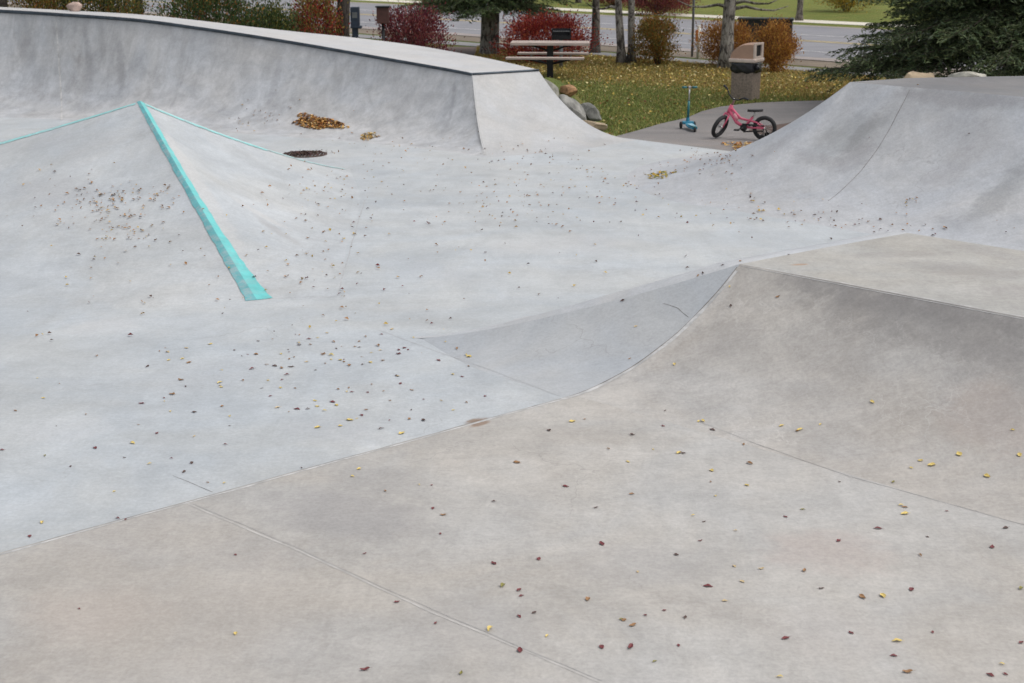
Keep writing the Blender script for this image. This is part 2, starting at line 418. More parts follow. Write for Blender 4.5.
wt_pts = [PY(-260, 4, 30.0), PY(-120, 5.5, 29.3), PY(0, 10.5, 28.4), PY(68, 14.5, 27.8), PY(137, 19.5, 27.3), PY(195, 27, 26.9), PY(256, 36, 26.4), PY(320, 46.5, 25.8), PY(391, 59, 24.9), PY(440, 67.5, 24.3), PY(472, 73.5, 23.85)]
wb_pts = [g0(PY(-270, 100, 26.6)), g0(PY(-120, 108, 25.9)), P(4, 118), P(74, 121.5), P(143, 126.5), P(204, 131), P(264, 135.5), P(327, 140), P(398, 146.5), P(449, 152), P(487, 158)]
wt = curve(wt_pts, 90); wb = curve(wb_pts, 90)
Ec = P(538, 69.5, wt[-1].z - .01)
wall = thing('curved_wall_ramp', g0(wt[-1]), 'long tall curved grey concrete wall ramp with a dark steel coping and pale deck', 'skate ramp')
mb = MB(); ramp_face(mb, wt, wb, lambda s, t: (1-t)**(3.3-.8*s), 40)
wface = mb.build('riding_face', M['wall'], wall, True, True)
hb = curve([wb[-1], lerp(wb[-1], P(640, 140.5), .5)+Vector((.12, -.22, 0)), P(640, 140.5)], 24)
M['wallend'] = concrete('pale end bank concrete', (.40, .405, .41), (.44, .44, .438), dirt=.3, seed=23.0, contrast=.9, stains=[(476,80,484,148,.04,.6,(.54,.54,.535)),(520,85,540,130,.15,.25,(.33,.33,.335))])
mb = MB(); ramp_face(mb, seq(wt[-1], Ec, 24), hb, lambda s, t: (1-t)**(2.25+.15*s), 30)
wend = mb.build('end_bank', M['wallend'], wall, True, True)
bk = curve([PY(-260, 1.5, 31.6), PY(-120, 3.2, 31.0), PY(0, 7.0, 29.8), PY(68, 10.4, 29.5), PY(137, 14.2, 29.3), PY(195, 20, 29.2), PY(256, 27.3, 29.0)], 55)
bk2 = curve([PY(256, 27.3, 29.0), PY(300, 32, 28.9), PY(356, 37.8, 28.7), PY(410, 44.5, 28.3), PY(449, 51, 27.7), PY(490, 58.8, 26.5), Ec], 36)[1:]
bk = bk + bk2
cop = wt + []
nn = len(bk)
fr = curve(wt, nn-14) + seq(wt[-1], Ec, 15)[1:]
mb = MB(); mb.quadgrid([fr, [lerp(a_, b_, .5) for a_, b_ in zip(fr, bk)], bk])
wdeck = mb.build('deck', M['deck'], wall, True, True)
mb = MB(); mb.quadgrid([bk, [g0(p)-Vector((0, 0, .05)) for p in bk]])
sidep = [Vector((*lerp(g0(Ec), P(640, 140.5), k/16).xy, Ec.z*(1-k/16)**2.4)) for k in range(17)]
mb.quadgrid([sidep, [g0(p)-Vector((0, 0, .05)) for p in sidep]])
mb.build('back_wall', M['wall'], wall, False, True)
mb = MB(); mb.tube([p+Vector((0, -.02, -.012)) for p in wt], [.034-.010*i_/len(wt) for i_ in range(len(wt))], 8)
mb.build('coping', M['steel'], wall, True, True)
mb = MB(); mb.tube([p+Vector((.01, -.015, -.008)) for p in seq(wt[-1], Ec, 8)], .019, 8)
mb.build('edge_angle', M['steel'], wall, True, True)
CONC += [wface, wend, wdeck]

# ---- pyramid with teal painted ridges
M['pyr'] = concrete('smooth grey concrete', (.388, .410, .425), (.434, .449, .456), dirt=.35, seed=31.0, blotch=.22, scratch=.025, stains=[(10,185,100,200,.35,.4,(.31,.315,.33)),(60,160,130,130,.3,.3,(.33,.335,.345)),(165,130,240,250,.12,.4,(.50,.485,.465)),(230,195,290,230,.10,.4,(.50,.485,.465)),(255,215,300,245,.10,.45,(.31,.30,.295)),(20,150,80,135,.2,.3,(.33,.335,.345))])
AP = PY(140, 101, 18.2)
pf = P(257, 300); pr = P(352, 169); 
pl = g0(AP) + Vector((-4.6, -.35, 0))
pyr = thing('pyramid_ramp', g0(AP), 'concrete pyramid with ridges painted teal, in front of the tall curved wall', 'skate ramp')
def ridge_face(b0, b1, mids, k, n=40, pr0=1.08, pr1=1.08):
    bs = curve([b0]+mids+[b1], n)
    m = MB()
    ramp_face(m, [AP]*n, bs, lambda s, t: (1-t)**((pr0*(1-s)+pr1*s) + k*math.sin(math.pi*s)**.8), 34)
    return m
f1 = ridge_face(pl, pf, [g0(AP)+Vector((-4.6, -2.6, 0)), g0(AP)+Vector((-2.2, -5.0, 0)), g0(AP)+Vector((.6, -5.7, 0))], .75, 60, 1.1, 1.08).build('front_face', M['pyr'], pyr, True, True)
f2 = ridge_face(pf, pr, [P(337, 297), P(352, 245), P(364, 200)], .55, 50, 1.08, 1.25).build('side_face', M['pyr'], pyr, True, True)
f3 = ridge_face(pr, pl, [g0(AP)+Vector((.4, 3.4, 0)), g0(AP)+Vector((-2.6, 2.6, 0))], .8, 50, 1.25, 1.1).build('rear_face', M['pyr'], pyr, True, True)
CONC += [f1, f2, f3]
# ---- floor slabs
M['floor'] = concrete('pale blue grey floor concrete', (.390, .414, .430), (.436, .453, .459), dirt=.35, scratch=.025, seed=31.0, blotch=.22, stains=[(60,330,150,322,.3,.4,(.53,.525,.515)),(510,352,600,335,.3,.25,(.37,.39,.42)),(10,440,110,420,.3,.3,(.52,.525,.53)),(280,420,380,440,.25,.3,(.35,.365,.39)),(480,250,640,240,.5,.3,(.53,.525,.515)),(465,423,492,418,.05,.9,(.20,.13,.08)),(150,390,260,360,.4,.25,(.36,.375,.395)),(380,260,470,280,.4,.2,(.37,.38,.40))])
M['slab'] = concrete('warm brown grey floor concrete', (.366, .347, .321), (.402, .388, .366), dirt=.4, veins=.16, scratch=.05, seed=37.0, blotch=.3, contrast=1.15, stains=[(270,495,430,535,.32,.55,(.27,.26,.255)),(330,470,420,490,.25,.4,(.285,.275,.265)),(200,540,300,560,.25,.25,(.30,.285,.272)),(760,545,900,560,.3,.4,(.43,.36,.325)),(530,430,640,440,.2,.4,(.29,.265,.235)),(40,600,150,630,.3,.35,(.42,.355,.31)),(560,560,720,570,.3,.3,(.30,.29,.285)),(40,590,300,650,.75,.35,(.385,.35,.312)),(60,545,170,520,.4,.25,(.39,.355,.32)),(188,499,226,488,.03,.85,(.60,.59,.57)),(430,600,520,660,.3,.25,(.31,.30,.295)),(760,620,900,650,.3,.25,(.42,.385,.36)),(470,427,490,421,.03,.8,(.22,.14,.09))])
W = 60
def grid_poly(name, pts, z, mat, kind='structure', label=None):
    mbb = MB(); mbb.poly([Vector((p[0], p[1], z)) for p in pts]); o = mbb.build(name, mat)
    if o.data.polygons[0].normal.z < 0: o.data.flip_normals()
    return tag(o, kind=kind)
def along(p, e, s): q = p+e*s; return (q.x, q.y)
seam0 = g0(A)
n18 = P(640, 140); 
floor = grid_poly('skatepark_floor', [along(seam0, SEAMD, 14), along(seam0, -SEAMD, 5), along(along3 := Vector((*along(seam0, -SEAMD, 5), 0)), E1, 14), (14, 9), (14, 14), along(n18, E1, 9), along(n18, E1, -1.2), (1.0, 27), (-3, 27.8), (-22, 32), (-30, 22)], 0, M['floor'])
slab = grid_poly('skatepark_slab', [along(seam0, SEAMD, 14), along(seam0, -SEAMD, .0), along(seam0, E1, 20), (16, -14), (-16, -14)], .003, M['slab'])
# the two slabs butt on the seam line: pull the floor back so nothing overlaps
CONC += [floor, slab]

# ------------------------------------------------------------------ ray casting on the concrete
bpy.context.view_layer.update()
VV, FF = [], []
for o in CONC:
    n0 = len(VV); Mw = o.matrix_world
    VV += [Mw @ v.co for v in o.data.vertices]
    FF += [tuple(n0+i for i in p.vertices) for p in o.data.polygons]
BV = BVHTree.FromPolygons(VV, FF)
def down(x, y, zmax=5.0):
    h = BV.ray_cast(Vector((x, y, zmax)), Vector((0, 0, -1)))
    return (h[0], h[1] if h[1].z > 0 else -h[1]) if h[0] is not None else (Vector((x, y, 0)), Vector((0, 0, 1)))
def hit(u, v):
    h = BV.ray_cast(Vector((0, 0, CH)), ray(u, v))
    return h[0] if h[0] is not None else P(u, v)
for m_, a_, k_ in LATER: concrete_nodes(m_, *a_, **k_)
def ribbon(mb, pts, w, lift=.003, jit=0.0):
    """flat strip draped over the concrete along a list of points"""
    dense = []
    for a, b in zip(pts[:-1], pts[1:]):
        k = max(2, int((b-a).length/.08))
        dense += [lerp(a, b, i/k) for i in range(k)]
    dense.append(pts[-1])
    rows = [[], []]
    ph = random.random()*9
    for i, p in enumerate(dense):
        d = (dense[min(i+1, len(dense)-1)]-dense[max(i-1, 0)]); d.z = 0; d.normalize()
        s = Vector((d.y, -d.x, 0))
        c = p + s*(jit*(math.sin(i*.37+ph)+.6*math.sin(i*1.13+ph*2)))
        ww = w*(.75+.5*random.random()) if jit else w
        for r, q in ((0, c-s*ww/2), (1, c+s*ww/2)):
            h, nn_ = down(q.x, q.y)
            rows[r].append(h+nn_*lift)
    mb.quadgrid(rows)
M['joint'] = simple('dark joint filler', (.20, .19, .18), .9, 0, .4, 9)
M['jointpale'] = simple('pale patched joint', (.44, .435, .425), .9, 0, .25, 9)
M['jointsoft'] = simple('filled shallow joint', (.34, .335, .328), .9, 0, .15, 9)
M['jointmid'] = simple('even grey joint', (.375, .38, .385), .9, 0, .12, 9)
M['jointlite'] = simple('pale shallow joint', (.415, .40, .378), .9, 0, .15, 9)
def joint(pts, w, mat, parent, lift=.0012, jit=.003, name='joint'):
    mb = MB(); ribbon(mb, pts, w, lift, jit); return mb.build(name, mat, parent, False, True)
s0 = seam0+SEAMD*6.6
joint([s0+SEAMD*2, lerp(s0, Pp, .5), g0(Pp)], .009, M['joint'], floor)
joint([g0(Pp), lerp(g0(Pp), g0(A), .5), lerp(g0(Pp), g0(A), .985)], .008, M['joint'], box_t)
off = Vector((SEAMD.y, -SEAMD.x, 0))*.022
off = -off if off.dot(E1) < 0 else off
joint([s0+off, lerp(s0, Pp, .5)+off, g0(Pp)+off], .018, M['jointpale'], floor, .0014)
joint([g0(Pp)+off, lerp(g0(Pp), g0(A), .97)+off], .03, M['jointpale'], box_t, .0018)
joint([P(185, 503), P(300, 552), P(430, 612), P(600, 683), P(760, 760)], .012, M['jointlite'], slab, .0012, .002)
joint([P(185, 503)+E2*.018, P(300, 552)+E2*.018, P(430, 612)+E2*.018, P(600, 683)+E2*.018], .003, M['jointsoft'], slab, .0014, .004)
joint([P(700, 424), P(760, 446), P(850, 477), P(1030, 527)], .003, M['jointsoft'], slab, .0012)
joint([P(750, 443), P(850, 477), P(1030, 527)], .0016, M['joint'], slab, .0016, .004)
joint([P(365, 200), P(357, 226), P(337, 296)], .012, M['jointmid'], floor, .0012)
joint([P(268, 299), P(337, 297)], .008, M['jointmid'], floor, .0012)
joint([P(375, 329), P(505, 376), P(560, 396)], .007, M['jointmid'], floor, .0012)
joint([hit(664, 303), hit(678, 308), hit(689, 317)], .004, M['joint'], box_t, .0018, .006, 'crack')
joint([P(172, 476), P(190, 482), P(213, 492)], .003, M['joint'], floor, .0012, .006, 'crack')
joint([hit(910, 90), hit(897, 115), hit(880, 145), hit(862, 170), hit(828, 201)], .008, M['joint'], qp, .002)
mb = MB()
ribbon(mb, [lerp(wt[25], wb[25], t) for t in (.03, .2, .5, .8, .95)], .03, .003, .002); mb.build('joint', M['jointpale'], wall, False, True)
ribbon_e = [lerp(wt[-1], wb[-1], t) for t in (.06, .3, .6, .9)]
mb = MB(); ribbon(mb, ribbon_e, .04, .003, .002); mb.build('worn_edge', M['jointpale'], wall, False, True)

joint([A+E1*.05+BACKN*.02, A+E1*2.5+BACKN*.02, A+E1*7.5+BACKN*.02], .035, M['jointpale'], box_t, .0018, 0, 'worn_edge')
# teal paint on the three ridges
def tealmat(name, c, wear):
    m, nt, b = newmat(name)
    g = nt.nodes.new('ShaderNodeNewGeometry'); pos = g.outputs['Position']
    col = mixc(nt, rampf(nt, noise(nt, pos, 4, 6, .7), .3, .7), tuple(x*.86 for x in c), tuple(min(1, x*1.1) for x in c))
    w = math_n(nt, 'MULTIPLY', rampf(nt, noise(nt, pos, 7, 9, .78, .3), .46, .60), wear)
    col = mixc(nt, w, col, (.36, .37, .38))
    w2 = math_n(nt, 'MULTIPLY', rampf(nt, noise(nt, pos, 26, 5, .7), .58, .68), wear*.8)
    col = mixc(nt, w2, col, (.10, .17, .18))
    nt.links.new(col, b.inputs['Base Color']); b.inputs['Roughness'].default_value = .6
    return m
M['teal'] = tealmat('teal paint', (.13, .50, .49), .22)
M['tealshade'] = tealmat('scuffed shaded teal paint', (.11, .36, .38), .55)  # darker teal paints in the ridge's shaded left side; the scuffs are wear
M['tealworn'] = tealmat('worn through teal paint', (.35, .52, .51), .8)
M['tealpale'] = tealmat('faded teal paint', (.27, .56, .55), .5)
def paint(end, w0, w1, mats, sides, t0=0.0, t1=1.0, name='painted_ridge', flare=False):
    d = (g0(end)-g0(AP)).normalized(); s = Vector((d.y, -d.x, 0))
    for (a0, a1), mt in zip(sides, mats):
        rows = []
        for i in range(50):
            t = t0+(t1-t0)*i/49
            c = lerp(g0(AP), g0(end), t); w = lerp(w0, w1, t) if not flare else w0+(w1-w0)*(.45*t+.55*t**5)
            wj = w*(1+.05*math.sin(i*.9+a0*3)+.05*math.sin(i*2.3+1)+random.uniform(-.05, .05)); row = []
            for k in range(4):
                q = c + s*wj*lerp(a0, a1, k/3)
                hs_ = [down(q.x+dx, q.y+dy) for dx, dy in ((0, 0), (.006, 0), (-.006, 0), (0, .006), (0, -.006))]
                h, nn_ = max(hs_, key=lambda z_: z_[0].z); row.append(Vector((q.x, q.y, h.z))+Vector((0, 0, .003)))
            rows.append(row)
        mb = MB(); mb.quadgrid(rows); mb.build(name, mt, pyr, False, True)
# s points to the left-hand side when looking down the ridge reversed; sides given as fractions of half width
paint(pf, .055, .135, [M['tealshade'], M['teal']], [(.7, .0), (.0, -1.0)], .0, 1.0, flare=True)
paint(pl, .085, .11, [M['tealpale']], [(1.0, -1.0)], .01, 1.0)
paint(pr, .075, .07, [M['tealpale']], [(1.0, -1.0)], .01, .55)
paint(pr, .05, .07, [M['tealworn']], [(1.0, -1.0)], .55, .95)

# ------------------------------------------------------------------ ground, roads
M['turf'] = turfmat('autumn lawn', [(.085, .125, .036), (.115, .15, .045), (.20, .16, .06)], 0)
M['farturf'] = turfmat('far yellow green lawn', [(.125, .155, .038), (.17, .19, .05), (.20, .175, .055)], 0)
M['asphalt'] = asphaltmat('park path asphalt', (.19, .178, .172), (.225, .208, .198), (.28, .225, .19))
M['road'] = asphaltmat('worn road asphalt', (.19, .19, .205), (.22, .217, .228), (.235, .22, .22))
M['walk'] = asphaltmat('sidewalk concrete', (.19, .187, .19), (.23, .225, .22))
M['cream'] = asphaltmat('far pale sidewalk', (.55, .51, .42), (.60, .56, .47))
M['gutter'] = asphaltmat('gutter pan', (.27, .235, .215), (.31, .27, .25))
M['dirt'] = asphaltmat('bare dirt', (.15, .118, .085), (.19, .15, .105))
M['mulch'] = asphaltmat('bark mulch', (.085, .055, .045), (.12, .08, .06))
g = grid_poly('ground', [(-300, -60), (300, -60), (300, 420), (-300, 420)], -.03, M['turf'])
def npt(n, s): q = E2*n + E1*s; return (q.x, q.y)
def band(name, n0, n1, z, mat, s0=-110, s1=110): return grid_poly(name, [npt(n0, s0), npt(n0, s1), npt(n1, s1), npt(n1, s0)], z, mat)
band('sidewalk', 30.15, 31.1, -.016, M['walk'])
band('dirt_verge', 31.5, 33.0, -.022, M['dirt'])
band('road', 33.5, 45.0, -.012, M['road'])
band('gutter', 32.95, 33.7, -.006, M['gutter'])
band('far_gutter', 44.7, 45.2, -.006, M['gutter'])
band('far_lawn', 45.3, 300, -.02, M['farturf'], -250, 250)
band('far_sidewalk', 46.6, 48.1, -.008, M['cream'])
M['white'] = simple('worn white road paint', (.55, .54, .53), .8, 0, .3, 2)
M['yellow'] = simple('worn yellow road paint', (.52, .40, .16), .8, 0, .25, 2)
band('road_marking', 38.5, 38.62, -.006, M['yellow']); band('road_marking', 38.8, 38.92, -.006, M['yellow'])
band('road_marking', 40.9, 41.0, -.006, M['white'], -110, 110)
band('road_marking', 35.3, 35.4, -.006, M['white'], -110, 110)
apts = [P(612, 136.5), P(640, 129), P(660, 123), P(687, 117), P(702, 110.5), P(720, 106), P(740, 103.5), P(757, 102), P(793, 100.5), P(834, 99.5), P(900, 99)]
path = grid_poly('asphalt_path', [along(n18, E1, -.8)] + [(p.x, p.y) for p in apts] + [(16, 29), (16, 21), along(n18, E1, 12)], -.012, M['asphalt'])
ds = []
for k in range(26):
    a = 2*math.pi*k/26; r = 1+.25*math.sin(3*a+1)+.15*math.sin(5*a); c = P(600, 79.5)
    ds.append((c.x+.95*r*math.cos(a), c.y+.75*r*math.sin(a)))
grid_poly('dirt_patch', ds, -.024, M['dirt'])
ds = []
for k in range(26):
    a = 2*math.pi*k/26; r = 1+.12*math.sin(3*a+1)+.08*math.sin(5*a); c = P(465, 50)
    ds.append((c.x+2.3*r*math.cos(a), c.y+1.5*r*math.sin(a)))
grid_poly('mulch_bed', ds, -.024, M['mulch'])
ds = [(8.0, 24.5), (15, 23.5), (16, 31), (10, 31.5), (7.8, 28)]
grid_poly('mulch_bed', ds, -.006, M['mulch'])

# ------------------------------------------------------------------ many-leaf meshes (numpy)
def tint_attr(me, cols, per):
    at = me.color_attributes.new('tint', 'FLOAT_COLOR', 'POINT')
    c = np.ones((len(cols)*per, 4), dtype=np.float32); c[:, :3] = np.repeat(np.asarray(cols, dtype=np.float32), per, axis=0)
    at.data.foreach_set('color', c.ravel())
def cards(name, pos, size, cols, aspect=.55, up=None, upw=0.0, dirs=None, fold=.25):
    """one small folded leaf (2 triangles hinged on the midrib) per position"""
    n = len(pos); pos = np.asarray(pos)
    d = rng.normal(size=(n, 3)) if dirs is None else np.asarray(dirs)+rng.normal(size=(n, 3))*.25
    d /= np.linalg.norm(d, axis=1, keepdims=True)
    r = rng.normal(size=(n, 3))
    if upw: r[:, 2] += upw*3
    s = np.cross(d, r); s /= np.linalg.norm(s, axis=1, keepdims=True)+1e-9
    nn_ = np.cross(s, d)
    sz = (np.asarray(size)*np.ones(n))[:, None]
    tip = pos+d*sz*.5; tail = pos-d*sz*.5
    l = pos+s*sz*aspect*.5+nn_*sz*fold*.3; rr = pos-s*sz*aspect*.5+nn_*sz*fold*.3
    v = np.stack([tail, rr, tip, l], 1).reshape(-1, 3)
    idx = np.arange(n)*4
    faces = np.stack([idx, idx+1, idx+2, idx, idx+2, idx+3], 1).reshape(-1, 3)
    me = bpy.data.meshes.new(name)
    me.vertices.add(len(v)); me.vertices.foreach_set('co', v.astype(np.float32).ravel())
    me.loops.add(faces.size); me.loops.foreach_set('vertex_index', faces.astype(np.int32).ravel())
    me.polygons.add(len(faces)); me.polygons.foreach_set('loop_start', np.arange(0, faces.size, 3, dtype=np.int32)); me.polygons.foreach_set('loop_total', np.full(len(faces), 3, dtype=np.int32))
    me.update(calc_edges=True); me.validate()
    tint_attr(me, cols, 4)
    return me
def palette(n, pal, w=None, var=.22):
    pal = np.asarray(pal); k = rng.choice(len(pal), n, p=w)
    c = pal[k]*(1+rng.normal(size=(n, 1))*var)+rng.normal(size=(n, 3))*.006
    return np.clip(c, .004, .9)
M['leaf'] = leafmat('foliage leaves'); M['needle'] = leafmat('conifer needles', .1, .55); M['litter'] = leafmat('dry leaf litter', .1, .75)
M['grassblade'] = leafmat('grass blades', .2, .7)
M['bark'] = barkmat('grey brown bark', (.10, .085, .072), (.20, .175, .15))
M['barkdark'] = barkmat('dark wet bark', (.045, .036, .03), (.09, .075, .062))
M['aspen'] = barkmat('pale mottled bark', (.15, .13, .11), (.42, .39, .345))
M['twig'] = simple('dark twigs', (.06, .042, .032), .9, 0, .3, 10)

def shrub(name, label, base, w, h, n, pal, wts=None, leaf=.07, group='shrubs along the verge', upright=.3, clumps=46, open_=.0, wd=None):
    t = thing(name, base, label, 'shrub', group)
    wd = wd or w
    # several stems
    mb = MB(); tips = []
    for k in range(15):
        a = random.random()*6.28; rr = random.random()**.5
        tip = Vector((math.cos(a)*rr*w*.42, math.sin(a)*rr*wd*.42, h*(1-.35*rr*rr)*(.75+.2*random.random())))
        mid = Vector((tip.x*.35, tip.y*.35, tip.z*.5)); b0 = Vector((math.cos(a)*.06, math.sin(a)*.06, -.03))
        mb.tube([b0, mid, tip], [.018, .012, .005], 5); tips.append(tip)
    mb.build('stems', M['twig'], t, True)
    pts = []
    n *= 3; leaf *= .72; clumps *= 2
    for k in range(clumps):
        a = random.random()*6.28; rr = random.random()**.5; zz = random.random()**.8
        prof = (.35+.75*math.sin(math.pi*(.10+.80*zz)))
        c = np.array([math.cos(a)*rr*w*.46*prof, math.sin(a)*rr*wd*.46*prof, h*(.10+.84*zz)])
        sg = np.array([w*.085, wd*.085, h*.085])*(.7+.7*random.random())
        pts.append(c+rng.normal(size=(n//clumps, 3))*sg)
    pts = np.concatenate(pts); pts[:, 2] = np.abs(pts[:, 2])+.02
    m_ = len(pts)
    dirs = pts*np.array([1, 1, .5])+np.array([0, 0, h*upright]); dirs /= np.linalg.norm(dirs, axis=1, keepdims=True)+1e-6
    cols = palette(m_, pal, wts)
    link('foliage', cards('foliage', pts, leaf*(.6+.8*rng.random(m_)), cols, .5, None, 0, dirs*.9), M['leaf'], t)
    return t
def tree(name, label, base, r, height, bark, pal, crown_r, crown_z, nleaf=5000, lean=(0, 0), twin=None, low=(), group='trees along the verge', leaf=.10, cat='tree', seedk=0):
    t = thing(name, base, label, cat, group)
    mb = MB()
    def trunk(off, lx, ly, r, hh):
        pts, rad = [], []
        for k in range(15):
            f = k/14; z = hh*f
            pts.append(Vector((off[0]+lx*z+.05*math.sin(z*1.3+seedk), off[1]+ly*z+.04*math.sin(z*1.1+2+seedk), z-.1)))
            rad.append(r*(1-.72*f)*(1+.55*math.exp(-z/.22))*(1+.05*math.sin(z*7+seedk)))
        mb.tube(pts, rad, 14)
        return pts, rad
    tps = [trunk((0, 0), lean[0], lean[1], r, height)]
    if twin: tps.append(trunk(twin[:2], twin[2], twin[3], r*twin[4], height*.92))
    ends = []
    for tp, rd in tps:
        for k in range(14):
            i = random.randint(5, 13); a = random.random()*6.28; L = crown_r*(.5+.5*random.random())*(1.15-i/18)
            p0 = tp[i]; d = Vector((math.cos(a), math.sin(a), .45+.4*random.random()))
            p1 = p0+d*L*.5; p2 = p0+d*L+Vector((0, 0, .15*L))
            mb.tube([p0, p1, p2], [rd[i]*.5, rd[i]*.3, .012], 6)
            ends.append(p1); ends.append(p2)
            for q in range(2):
                a2 = a+random.uniform(-1, 1); e = lerp(p1, p2, random.random())+Vector((math.cos(a2), math.sin(a2), random.uniform(-.1, .6)))*L*.35
                mb.tube([lerp(p1, p2, .3), e], [.02, .006], 5); ends.append(e)
    for (z, ang, L, rise) in low:
        p0 = Vector((lean[0]*z, lean[1]*z, z)); d = Vector((math.cos(R(ang)), math.sin(R(ang)), 0))
        pp = [p0+d*L*f+Vector((0, 0, rise*L*f*f+.06*math.sin(f*7))) for f in (0, .25, .5, .75, 1)]
        mb.tube(pp, [.05, .036, .026, .018, .008], 6)
        ends += [pp[3], pp[4]]
    mb.build('trunk', bark, t, True)
    pts = []
    for k in range(70):
        if k < len(ends) and random.random() < .8: c = np.array(ends[k])
        else:
            a = random.random()*6.28; rr = random.random()**.5
            c = np.array([math.cos(a)*rr*crown_r, math.sin(a)*rr*crown_r, crown_z+random.random()**.8*(height*1.12-crown_z)])
        pts.append(c+rng.normal(size=(nleaf//70, 3))*np.array([.34, .34, .26])*(crown_r/2.6))
    pts = np.concatenate(pts); pts[:, 2] = np.maximum(pts[:, 2], crown_z-.7)
    link('crown', cards('crown', pts, leaf*(.6+.8*rng.random(len(pts))), palette(len(pts), pal), .6), M['leaf'], t)
    return t
def conifer(name, label, base, height, radius, z0, r_tr, bark, pal, nbr=46, group=None, droop=.35, dense=1.0, low_dense=True, twin=False, cat='tree', az=None):
    t = thing(name, base, label, cat, group)
    mb = MB()
    mb.tube([(0, 0, -.1), (.01, .0, .15), (.02, .01, .6), (.03, 0, 1.6), (0, .02, height*.6), (0, 0, height)], [r_tr*1.45, r_tr*1.12, r_tr, r_tr*.92, r_tr*.45, .02], 14)
    if twin: mb.tube([(.17, -.12, -.1), (.18, -.12, .4), (.2, -.1, 1.6), (.3, -.1, height*.7)], [r_tr*.75, r_tr*.6, r_tr*.55, .03], 12)
    mb.build('trunk', bark, t, True)
    br = MB(); pos, dirs, siz, tipf = [], [], [], []
    zs = [z0+(height-z0)*(k/nbr)**1.45 for k in range(nbr)]
    for k, z in enumerate(zs):
        f = (z-z0)/(height-z0); nb_ = 9 if f < .12 else 7 if f < .3 else 5
        L = radius*(1-f)**.8*(.8+.3*random.random())
        a0 = random.random()*6.28
        for j in range(nb_):
            a = a0+6.283*j/nb_+random.uniform(-.3, .3); Lj = L*(.7+.4*random.random())
            d = Vector((math.cos(a), math.sin(a), 0)); sd = Vector((-d.y, d.x, 0))
            zz = z+random.uniform(-.08, .08)
            def at(x): return d*Lj*x+Vector((0, 0, zz-droop*Lj*(x**1.3)+droop*.55*Lj*max(0, x-.55)**1.5*2))
            br.tube([at(x) for x in (0, .25, .5, .75, 1)], [.03*(1-f)+.008, .022, .015, .01, .004], 5)
            detail = dense*(1.0 if f < .3 else .45)
            nt_ = int(17*detail)+3
            for q in range(nt_):
                x = .12+.88*(q+random.random()*.8)/nt_
                o = at(x)
                for sgn in (-1, 1):
                    tl = Lj*(.36*(1-x)+.12)*(.7+.5*random.random())
                    td = (d*.75+sd*sgn*.8+Vector((0, 0, random.uniform(-.45, .05)))).normalized()
                    m_ = max(3, int(tl/.026))
                    for w_ in range(m_):
                        pp = o+td*tl*(w_+random.random())/m_+Vector((0, 0, -.12*tl*((w_/m_)**2)))
                        pos.append(pp+Vector((random.gauss(0, .014), random.gauss(0, .014), random.gauss(0, .014))))
                        nd = td+Vector((random.gauss(0, .5), random.gauss(0, .5), random.gauss(.0, .4)))
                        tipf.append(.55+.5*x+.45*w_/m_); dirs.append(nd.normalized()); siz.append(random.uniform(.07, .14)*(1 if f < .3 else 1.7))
    br.build('branches', M['twig'], t, True)
    n = len(pos)
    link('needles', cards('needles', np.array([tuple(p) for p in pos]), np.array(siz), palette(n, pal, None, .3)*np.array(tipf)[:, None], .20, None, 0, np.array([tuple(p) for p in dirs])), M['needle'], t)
    return t

RED = [(0.288, 0.042, 0.038), (0.408, 0.066, 0.046), (0.192, 0.031, 0.036), (0.48, 0.132, 0.06)]
MAROON = [(0.156, 0.036, 0.048), (0.228, 0.046, 0.058), (0.102, 0.026, 0.036), (0.288, 0.102, 0.09)]
ORANGE = [(0.432, 0.198, 0.048), (0.348, 0.15, 0.041), (0.24, 0.108, 0.041), (0.528, 0.3, 0.072)]
OLIVE = [(0.264, 0.222, 0.06), (0.204, 0.174, 0.054), (0.324, 0.246, 0.066), (0.144, 0.132, 0.048)]
DGREEN = [(0.066, 0.106, 0.038), (0.09, 0.13, 0.046), (0.048, 0.077, 0.031), (0.12, 0.138, 0.05)]
SPRUCE = [(.064, .086, .040), (.084, .110, .048), (.106, .132, .060), (.050, .066, .033)]
YELLOW = [(.42, .28, .04), (.36, .22, .035), (.30, .24, .05), (.22, .20, .05)]
def G(u, v, z=-.03):
    p = P(u, v, z); return p
def GY(u, Y):       # ground point under picture column u at distance Y
    d = ray(u, 60); t = Y/d.y; return Vector((d.x*t, Y, -.03))
# --- verge shrubs
shrub('red_shrub', 'wide bright red shrub behind the picnic table', G(545, 63), 2.3, 1.15, 5200, RED, [.3, .35, .2, .15], .075)
shrub('olive_shrub', 'rounded olive and orange shrub beside the twin trunks', G(657, 66), 1.15, 1.15, 3600, OLIVE+ORANGE[:2], None, .065)
shrub('orange_shrub', 'orange shrub wrapped round the base of a grey trunk', G(727, 68)+Vector((.0, .35, 0)), 1.35, 1.05, 3600, ORANGE, None, .06, upright=.9)
shrub('orange_shrub', 'dense orange shrub hugging the trash can and black utility box', G(774, 73), 1.0, 1.12, 3800, ORANGE, None, .06, upright=.9)
shrub('maroon_shrub', 'dark maroon shrub with loose twiggy branches behind the pale deck', GY(414, 33.5), 1.7, 1.55, 3800, MAROON, None, .075)
shrub('red_shrub', 'red shrub with olive leaves low down, beside the broad trunk near the blue post', GY(318, 33.2), 1.15, 1.85, 3600, RED+OLIVE, None, .08)
shrub('green_shrub', 'round dark green shrub next to the red shrub', GY(272, 32.6), 1.45, 1.62, 4600, DGREEN+OLIVE[:1], None, .075)
shrub('green_shrub', 'wide dark green shrub with rusty orange leaves at its base', GY(208, 32.0), 2.0, 2.15, 6200, DGREEN+ORANGE[1:3], [.25, .25, .2, .15, .08, .07], .08)
